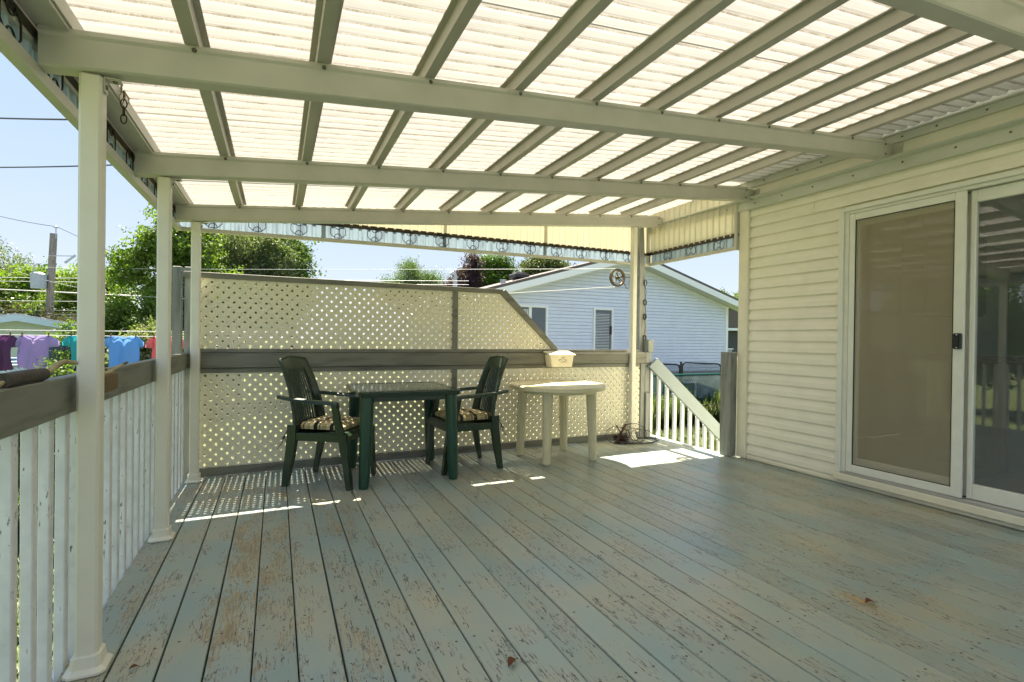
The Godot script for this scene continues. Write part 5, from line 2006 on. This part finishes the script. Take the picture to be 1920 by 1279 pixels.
func build_cushion(label: String, at: Vector3, turn: float) -> void:
	var c := thing("seat_cushion", label, "cushion", at, turn, "striped seat cushions")
	var b := MB.new()
	var n := 18
	var top := func(i: int, j: int) -> Vector3:
		var u := i / float(n) * 2 - 1
		var v := j / float(n) * 2 - 1
		var puff := sqrt(maxf(0.0, (1 - pow(absf(u), 5)) * (1 - pow(absf(v), 5))))
		var tuft := 0.010 * (sin(u * 7.0) * sin(v * 7.0))
		return Vector3(u * 0.195, 0.028 + 0.026 * puff + tuft * puff * 0.6, v * 0.19)
	for i in n:
		for j in n:
			var p: Vector3 = top.call(i, j)
			var q: Vector3 = top.call(i + 1, j)
			var r: Vector3 = top.call(i + 1, j + 1)
			var s: Vector3 = top.call(i, j + 1)
			var uv := func(a: int, d: int) -> Vector2: return Vector2(a / float(n), d / float(n))
			b.quad(s, r, q, p, uv.call(i, j + 1), uv.call(i + 1, j + 1), uv.call(i + 1, j), uv.call(i, j))
	for k in n:
		for e in [[k, 0, k + 1, 0, false], [k, n, k + 1, n, true], [0, k, 0, k + 1, true], [n, k, n, k + 1, false]]:
			var p: Vector3 = top.call(e[0], e[1])
			var q: Vector3 = top.call(e[2], e[3])
			var p0 := Vector3(p.x * 0.98, 0.001, p.z * 0.98)
			var q0 := Vector3(q.x * 0.98, 0.001, q.z * 0.98)
			var ua := Vector2(e[0] / float(n), e[1] / float(n))
			var ub := Vector2(e[2] / float(n), e[3] / float(n))
			if e[4]:
				b.quad(p0, q0, q, p, ua, ub, ub, ua)
			else:
				b.quad(q0, p0, p, q, ub, ua, ua, ub)
	piece("pad", b, M.cushion_stripe, c)
	for z in [-1.0, 1.0]:
		var t := MB.new()
		t.tube([Vector3(-0.185, 0.02, z * 0.17), Vector3(-0.24, 0.015, z * 0.195), Vector3(-0.265, -0.05, z * 0.215), Vector3(-0.29, -0.08, z * 0.22)], 0.004, 5)
		t.tube([Vector3(-0.265, -0.05, z * 0.215), Vector3(-0.275, -0.10, z * 0.23), Vector3(-0.31, -0.15, z * 0.235)], 0.005, 5, 0.002)
		t.tube([Vector3(-0.265, -0.05, z * 0.215), Vector3(-0.25, -0.09, z * 0.225)], 0.004, 5, 0.003)
		piece("tie_string", t, M.cable_black, c)


func build_furniture() -> void:
	var lt := atan2(-0.56, 0.83)
	build_chair("garden_chair", "dark green high back garden chair left of the green table", Vector3(0.40, 0.002, -4.135), lt)
	build_cushion("black and beige striped cushion on the left green chair", Vector3(0.40, 0.43, -4.135), lt)
	var rt := PI + 0.06
	build_chair("garden_chair", "dark green high back garden chair right of the green table", Vector3(1.49, 0.002, -4.165), rt)
	build_cushion("black and beige striped cushion on the right green chair", Vector3(1.49, 0.43, -4.165), rt)
	# square green table
	var t := thing("garden_table", "square dark green plastic table between two green chairs", "table", Vector3(0.94, 0.002, -4.155))
	var b := MB.new()
	b.loft([rounded(0, 0, 0.385, 0.365, 0.672, 0.03), rounded(0, 0, 0.395, 0.375, 0.676, 0.035), rounded(0, 0, 0.398, 0.378, 0.706, 0.035), rounded(0, 0, 0.392, 0.372, 0.716, 0.033), rounded(0, 0, 0.35, 0.33, 0.7165, 0.03), rounded(0, 0, 0.345, 0.325, 0.7145, 0.03)], false)
	piece("table_top", b, M.green_gloss, t)
	var skirt := MB.new()
	for z in [-0.31, 0.31]:
		skirt.mm(Vector3(-0.33, 0.635, z - 0.01), Vector3(0.33, 0.672, z + 0.01), 0.003)
	for x in [-0.33, 0.33]:
		skirt.mm(Vector3(x - 0.01, 0.636, -0.3), Vector3(x + 0.01, 0.672, 0.3), 0.003)
	piece("table_apron", skirt, M.green_resin, t)
	for x in [-1.0, 1.0]:
		for z in [-1.0, 1.0]:
			var l := MB.new()
			var rings := []
			for q in [[0.0, 0.036, 0.342], [0.02, 0.04, 0.341], [0.3, 0.046, 0.332], [0.6, 0.05, 0.322], [0.672, 0.05, 0.32]]:
				var ring := []
				for k in 14:
					var a := TAU * (k + 0.5) / 14
					var fl: float = q[1] * (1.0 if k % 2 == 0 else 0.95)
					ring.append(Vector3(x * (q[2] + 0.005) + cos(a) * fl, q[0], z * q[2] * 0.98 + sin(a) * fl))
				rings.append(ring)
			l.loft(rings, false)
			piece("leg", l, M.green_leg, t)
	# round cream table
	var r := thing("round_table", "round cream plastic table beside the right green chair", "table", Vector3(2.425, 0.002, -4.15))
	var tp := MB.new()
	tp.lathe([Vector2(0.0, 0.662), Vector2(0.435, 0.662), Vector2(0.45, 0.655), Vector2(0.458, 0.66), Vector2(0.46, 0.69), Vector2(0.452, 0.699), Vector2(0.42, 0.701), Vector2(0.41, 0.6985), Vector2(0.05, 0.6985), Vector2(0.03, 0.696), Vector2(0, 0.696)], 64)
	piece("table_top", tp, M.cream_resin, r)
	var ap := MB.new()
	ap.lathe([Vector2(0.36, 0.662), Vector2(0.36, 0.625), Vector2(0.345, 0.625), Vector2(0.345, 0.662)], 40)
	piece("table_apron", ap, M.cream_resin, r)
	for q in [[-0.232, 0.232], [0.255, 0.238], [-0.282, -0.208], [0.22, -0.23]]:
		var l := MB.new()
		var rings := []
		for h in [[0.0, 0.034, 1.0], [0.02, 0.038, 1.0], [0.35, 0.044, 0.97], [0.62, 0.05, 0.94], [0.662, 0.05, 0.94]]:
			var ring := []
			for k in 10:
				var a := TAU * (k + 0.5) / 10
				ring.append(Vector3(q[0] * h[2] + cos(a) * h[1], h[0], q[1] * h[2] + sin(a) * h[1]))
			rings.append(ring)
		l.loft(rings, false)
		for k in 3:
			var a := PI / 2 + (k - 1) * 0.45
			l.bar(Vector3(q[0] + cos(a) * 0.036, 0.02, q[1] + sin(a) * 0.036), Vector3(q[0] * 0.94 + cos(a) * 0.05, 0.6, q[1] * 0.94 + sin(a) * 0.05), 0.006, 0.006, 0.0, Vector3.RIGHT)
		piece("leg", l, M.cream_resin, r)


# ---------------------------------------------------------------- small things
func build_small_things() -> void:
	# white bin hooked on the fence rail
	var b := thing("storage_box", "cream plastic box with sloping lid hung on the fence rail", "box", Vector3(2.66, 0.838, -4.513))
	var body := MB.new()
	body.loft([rounded(0, 0, 0.122, 0.06, 0.0, 0.012), rounded(0, 0, 0.142, 0.068, 0.125, 0.014)], false)
	piece("body", body, M.bin_plastic, b)
	var lid := MB.new()
	lid.loft([[Vector3(-0.155, 0.118, 0.078), Vector3(0.155, 0.118, 0.078), Vector3(0.155, 0.128, 0.078), Vector3(-0.155, 0.128, 0.078)], [Vector3(-0.15, 0.148, -0.07), Vector3(0.15, 0.148, -0.07), Vector3(0.15, 0.163, -0.07), Vector3(-0.15, 0.163, -0.07)]], false)
	piece("lid", lid, M.bin_plastic, b)
	# printed mark on the front: a bar over a leaf-like swirl
	var pr := MB.new()
	var zf := func(y: float) -> float: return 0.0605 + 0.064 * y
	pr.bar(Vector3(-0.012, 0.096, zf.call(0.096) + 0.0005), Vector3(0.026, 0.096, zf.call(0.096) + 0.0005), 0.001, 0.006, 0.0, Vector3.UP)
	for k in 3:
		var pts := []
		for j in 13:
			var t := j / 12.0
			var x := -0.045 + 0.1 * t
			var y := 0.07 + 0.014 * sin(t * PI * (1.0 + k * 0.5) + k) - k * 0.006
			pts.append(Vector3(x, y, zf.call(y) + 0.0005))
		pr.tube(pts, 0.0016, 4)
	piece("printed_mark", pr, M.bin_print, b)
	# pulley and its pole
	var p := thing("pulley_pole", "weathered grey pole rising behind the corner post", "pole", Vector3(3.93, GROUND, -4.75))
	var sh := MB.new()
	sh.slab(PackedVector2Array([Vector2(-0.05, 0), Vector2(0.05, 0), Vector2(0.04, 2.25), Vector2(-0.035, 3.7), Vector2(-0.085, 3.7)]), 0.09, Transform3D())
	piece("shaft", sh, M.weathered, p)
	var cap := MB.new()
	cap.mm(Vector3(-0.01, 2.135, 0.05), Vector3(0.075, 2.28, 0.13), 0.004)
	piece("block", cap, M.rail_paint_cool, p)
	for q in [2.95, 2.72, 2.55, 2.3]:
		var o := MB.new()
		var ring := []
		for k in 13:
			var a := TAU * k / 12
			ring.append(Vector3(0.0 + cos(a) * 0.02, q + sin(a) * 0.034, 0.052))
		o.tube(ring, 0.006, 5, -1.0, false)
		o.tube([Vector3(0.0, q - 0.034, 0.05), Vector3(0.012, q - 0.1, 0.052), Vector3(0.004, q - 0.2, 0.05)], 0.003, 4)
		piece("wire_loop", o, M.black_iron, p)
	var w := thing("clothesline_pulley", "spoked bronze clothesline pulley wheel mounted left of the corner post", "pulley", Vector3(3.555, 1.842, -4.74))
	var rim := MB.new()
	rim.lathe([Vector2(0.082, -0.011), Vector2(0.104, -0.014), Vector2(0.104, -0.008), Vector2(0.092, 0.0), Vector2(0.104, 0.008), Vector2(0.104, 0.014), Vector2(0.082, 0.011), Vector2(0.082, -0.011)], 32)
	var face := Basis(Vector3.RIGHT, PI / 2)
	put("rim", rim.mesh(), M.wheel_metal, w, Transform3D(face, Vector3.ZERO))
	for k in 5:
		var s := MB.new()
		var pts := []
		for j in 6:
			var t := j / 5.0
			var a := TAU * k / 5 + 0.5 * sin(t * PI)
			pts.append(Vector3(cos(a), sin(a), 0) * lerpf(0.015, 0.084, t))
		s.tube(pts, 0.0055, 5)
		piece("spoke", s, M.wheel_metal, w)
	var hub := MB.new()
	hub.tube([Vector3(0, 0, -0.02), Vector3(0, 0, 0.02)], 0.018, 12)
	piece("hub", hub, M.wheel_metal, w)
	var fork := MB.new()
	fork.tube([Vector3(0, 0, 0.022), Vector3(0.1, 0.01, 0.022), Vector3(0.14, 0.015, 0.0), Vector3(0.34, 0.03, 0.0)], 0.007, 6)
	fork.tube([Vector3(0, 0, 0.022), Vector3(0.08, -0.06, 0.022), Vector3(0.12, -0.11, 0.01), Vector3(0.15, -0.12, 0.0)], 0.005, 6)
	piece("fork", fork, M.wheel_metal, w)
	cable("upper strand of the clothesline running from the pulley", Vector3(3.56, 1.945, -4.74), Vector3(-10.2, 3.95, -28.8), 0.0032, 0.05, M.line_white)
	cable("lower strand of the clothesline running from the pulley", Vector3(3.56, 1.739, -4.74), Vector3(-10.2, 3.75, -28.8), 0.0032, 0.6, M.line_white)
	cable("service cable above the patio roof that shadows the far roof sheets", Vector3(-6.0, 4.3, -5.6), Vector3(6.5, 4.9, -5.3), 0.016, 0.1, M.cable_black)
	# loose cable heap round the corner post
	var h := thing("cable_coil", "tangled coil of dark cable around the foot of the corner post", "cable", Vector3(3.55, 0, -4.46))
	rng.seed = 88
	for k in 7:
		var m := MB.new()
		var c := Vector3(rng.randf_range(-0.12, 0.2), 0, rng.randf_range(-0.05, 0.05))
		if k >= 5:
			c.x = rng.randf_range(-0.22, -0.08)
		var r := rng.randf_range(0.08, 0.145)
		var tilt := rng.randf_range(0.3, 1.2)
		var yaw := rng.randf_range(-0.7, 0.7)
		var bs := Basis(Vector3.UP, yaw) * Basis(Vector3.RIGHT, tilt)
		var pts := []
		for j in 23:
			var a := TAU * j / 20.0 + k
			var q := bs * Vector3(cos(a) * r, 0, sin(a) * r * 0.85)
			q.y = maxf(0.005, q.y + r * 0.8 * sin(tilt) + rng.randf_range(-0.006, 0.006))
			pts.append(c + q)
		m.tube(pts, 0.0035, 5)
		piece("cable_loop", m, M.cable_black, h)
	for k in 2:
		var lie := MB.new()
		var pts := []
		for j in 22:
			var a := TAU * j / 21.0
			pts.append(Vector3(0.08 + cos(a) * (0.26 + 0.03 * k), 0.006 + 0.006 * k, 0.02 + sin(a) * (0.12 + 0.02 * k)))
		lie.tube(pts, 0.005, 5)
		piece("cable_loop", lie, M.cable_black, h)
	var sp := thing("rusty_spike", "rusty brown iron bracket lying in the cable coil", "bracket", Vector3(3.43, 0, -4.47))
	var st := MB.new()
	st.bar(Vector3(-0.11, 0.02, 0.05), Vector3(0.08, 0.19, -0.02), 0.03, 0.012, 0.003)
	st.bar(Vector3(-0.08, 0.012, 0.06), Vector3(0.06, 0.012, 0.02), 0.05, 0.018, 0.003)
	st.bar(Vector3(0.03, 0.02, 0.05), Vector3(-0.07, 0.2, 0.0), 0.02, 0.012, 0.003)
	piece("arms", st, M.rust, sp)
	var wd := MB.new()
	rng.seed = 19
	for k in 5:
		var pts := []
		for j in 14:
			pts.append(Vector3(rng.randf_range(-0.1, 0.08), rng.randf_range(0.006, 0.09), rng.randf_range(-0.03, 0.05)))
		wd.tube(pts, 0.005, 5)
	piece("wound_wire", wd, M.rust, sp)
	# wooden roll and rope on the rail
	var g := thing("wooden_roller", "dark weathered wooden roller with rope lying on the left rail", "log", Vector3(-0.63, 1.0045, -1.83))
	var lg := MB.new()
	lg.tube([Vector3(0.0, 0, 0.125), Vector3(0, 0.001, 0.0), Vector3(0, 0, -0.115)], 0.019, 14)
	piece("roller", lg, M.log_wood, g)
	var rp := MB.new()
	rp.tube([Vector3(0, 0.002, -0.112), Vector3(0.004, 0.008, -0.16), Vector3(0.008, 0.025, -0.20), Vector3(0.015, 0.032, -0.235), Vector3(0.035, 0.026, -0.262)], 0.0095, 8, 0.007)
	for k in 5:
		rp.tube([Vector3(0.032, 0.027, -0.258), Vector3(0.05 + k * 0.005, 0.02 - k * 0.004, -0.28), Vector3(0.075 + k * 0.004, 0.004 - k * 0.006, -0.295 - k * 0.006)], 0.0024, 4, 0.001)
	rp.tube([Vector3(0.0, -0.004, 0.12), Vector3(-0.005, -0.018, 0.17), Vector3(-0.004, -0.02, 0.22)], 0.006, 6)
	piece("rope", rp, M.rope, g)
	var blk := thing("hanging_block", "small brown wooden block tied to the rail behind the nearest post", "wood block", Vector3(-0.596, 0.905, -2.41))
	var bm := MB.new()
	bm.mm(Vector3(-0.015, 0.0, -0.085), Vector3(0.022, 0.068, 0.085), 0.006)
	piece("block", bm, M.wood_block, blk)
	var br := MB.new()
	br.tube([Vector3(0.002, 0.068, -0.06), Vector3(-0.01, 0.085, -0.05), Vector3(-0.03, 0.087, -0.02), Vector3(-0.045, 0.084, 0.0)], 0.006, 6)
	br.tube([Vector3(0.004, 0.072, 0.03), Vector3(0.006, 0.076, -0.05), Vector3(0.01, 0.083, -0.12), Vector3(0.012, 0.094, -0.19)], 0.005, 6)
	br.tube([Vector3(0.004, 0.07, -0.075), Vector3(0.018, 0.073, 0.0), Vector3(0.004, 0.07, 0.075)], 0.006, 6)
	piece("rope", br, M.rope, blk)
	var tip := MB.new()
	tip.tube([Vector3(0.012, 0.094, -0.19), Vector3(0.013, 0.098, -0.245)], 0.0062, 6)
	piece("rope_tip", tip, M.cable_black, blk)
	# rusty chain from the eaves
	var ch := thing("hanging_chain", "short rusty chain hanging from the eaves near the first post", "chain", Vector3(-0.60, 2.14, -2.62))
	for k in 4:
		var o := MB.new()
		var ring := []
		for j in 11:
			var a := TAU * j / 10
			ring.append(Vector3(0, sin(a) * 0.02, cos(a) * 0.011))
		o.tube(ring, 0.0026, 5, -1.0, false)
		put("link", o.mesh(), M.rust, ch, Transform3D(Basis(Vector3.UP, 0.3 + k * 1.4), Vector3(0.008, -0.012 - k * 0.032, 0)))
	var kn := MB.new()
	rng.seed = 3
	for k in 6:
		kn.tube([Vector3(0.008, 0.01, 0), Vector3(0.01 + rng.randf_range(-0.02, 0.02), -0.02, rng.randf_range(-0.02, 0.02)), Vector3(0.008 + rng.randf_range(-0.02, 0.02), -0.045, rng.randf_range(-0.02, 0.02))], 0.003, 4, 0.001)
	kn.tube([Vector3(0.0, 0.0, 0.0), Vector3(0.004, 0.03, 0.02), Vector3(-0.004, 0.045, 0.06)], 0.004, 5)
	piece("frayed_string", kn, M.rope, ch)
	# litter on the boards
	for l in [["curled brown dry leaf on the boards at the bottom edge", Vector3(0.748, 0.002, -1.562), 0.6, 0.05], ["small orange brown leaf near the foot of the nearest post", Vector3(-0.426, 0.002, -2.057), 0.2, 0.028], ["pale scrap of dry leaf beside the round table", Vector3(2.25, 0.002, -3.72), 1.2, 0.022], ["lifted splinter of bare wood on the right hand boards", Vector3(2.335, 0.002, -1.30), -0.2, 0.045]]:
		var lf := MB.new()
		var s: float = l[3]
		for i in 6:
			for side in [-1.0, 1.0]:
				var t0 := i / 6.0
				var t1 := (i + 1) / 6.0
				var w0 := sin(t0 * PI) * 0.3 * s
				var w1 := sin(t1 * PI) * 0.3 * s
				var mid0 := Vector3((t0 - 0.5) * s, 0.002 + 0.1 * s * sin(t0 * 2.6), 0)
				var mid1 := Vector3((t1 - 0.5) * s, 0.002 + 0.1 * s * sin(t1 * 2.6), 0)
				var q := [mid0, mid1, mid1 + Vector3(0, w1 * 0.8, side * w1), mid0 + Vector3(0, w0 * 0.8, side * w0)]
				if side > 0:
					q.reverse()
				lf.quad(q[0], q[1], q[2], q[3])
		lf.tube([Vector3(s * 0.45, 0.004, 0), Vector3(s * 0.7, 0.003, 0.004)], 0.0012, 4)
		var o := piece("dry_leaf", lf, M.dry_leaf)
		o.position = l[1]
		o.rotation.y = l[2]
		tag(o, l[0], "leaf", "leaf litter on the deck")
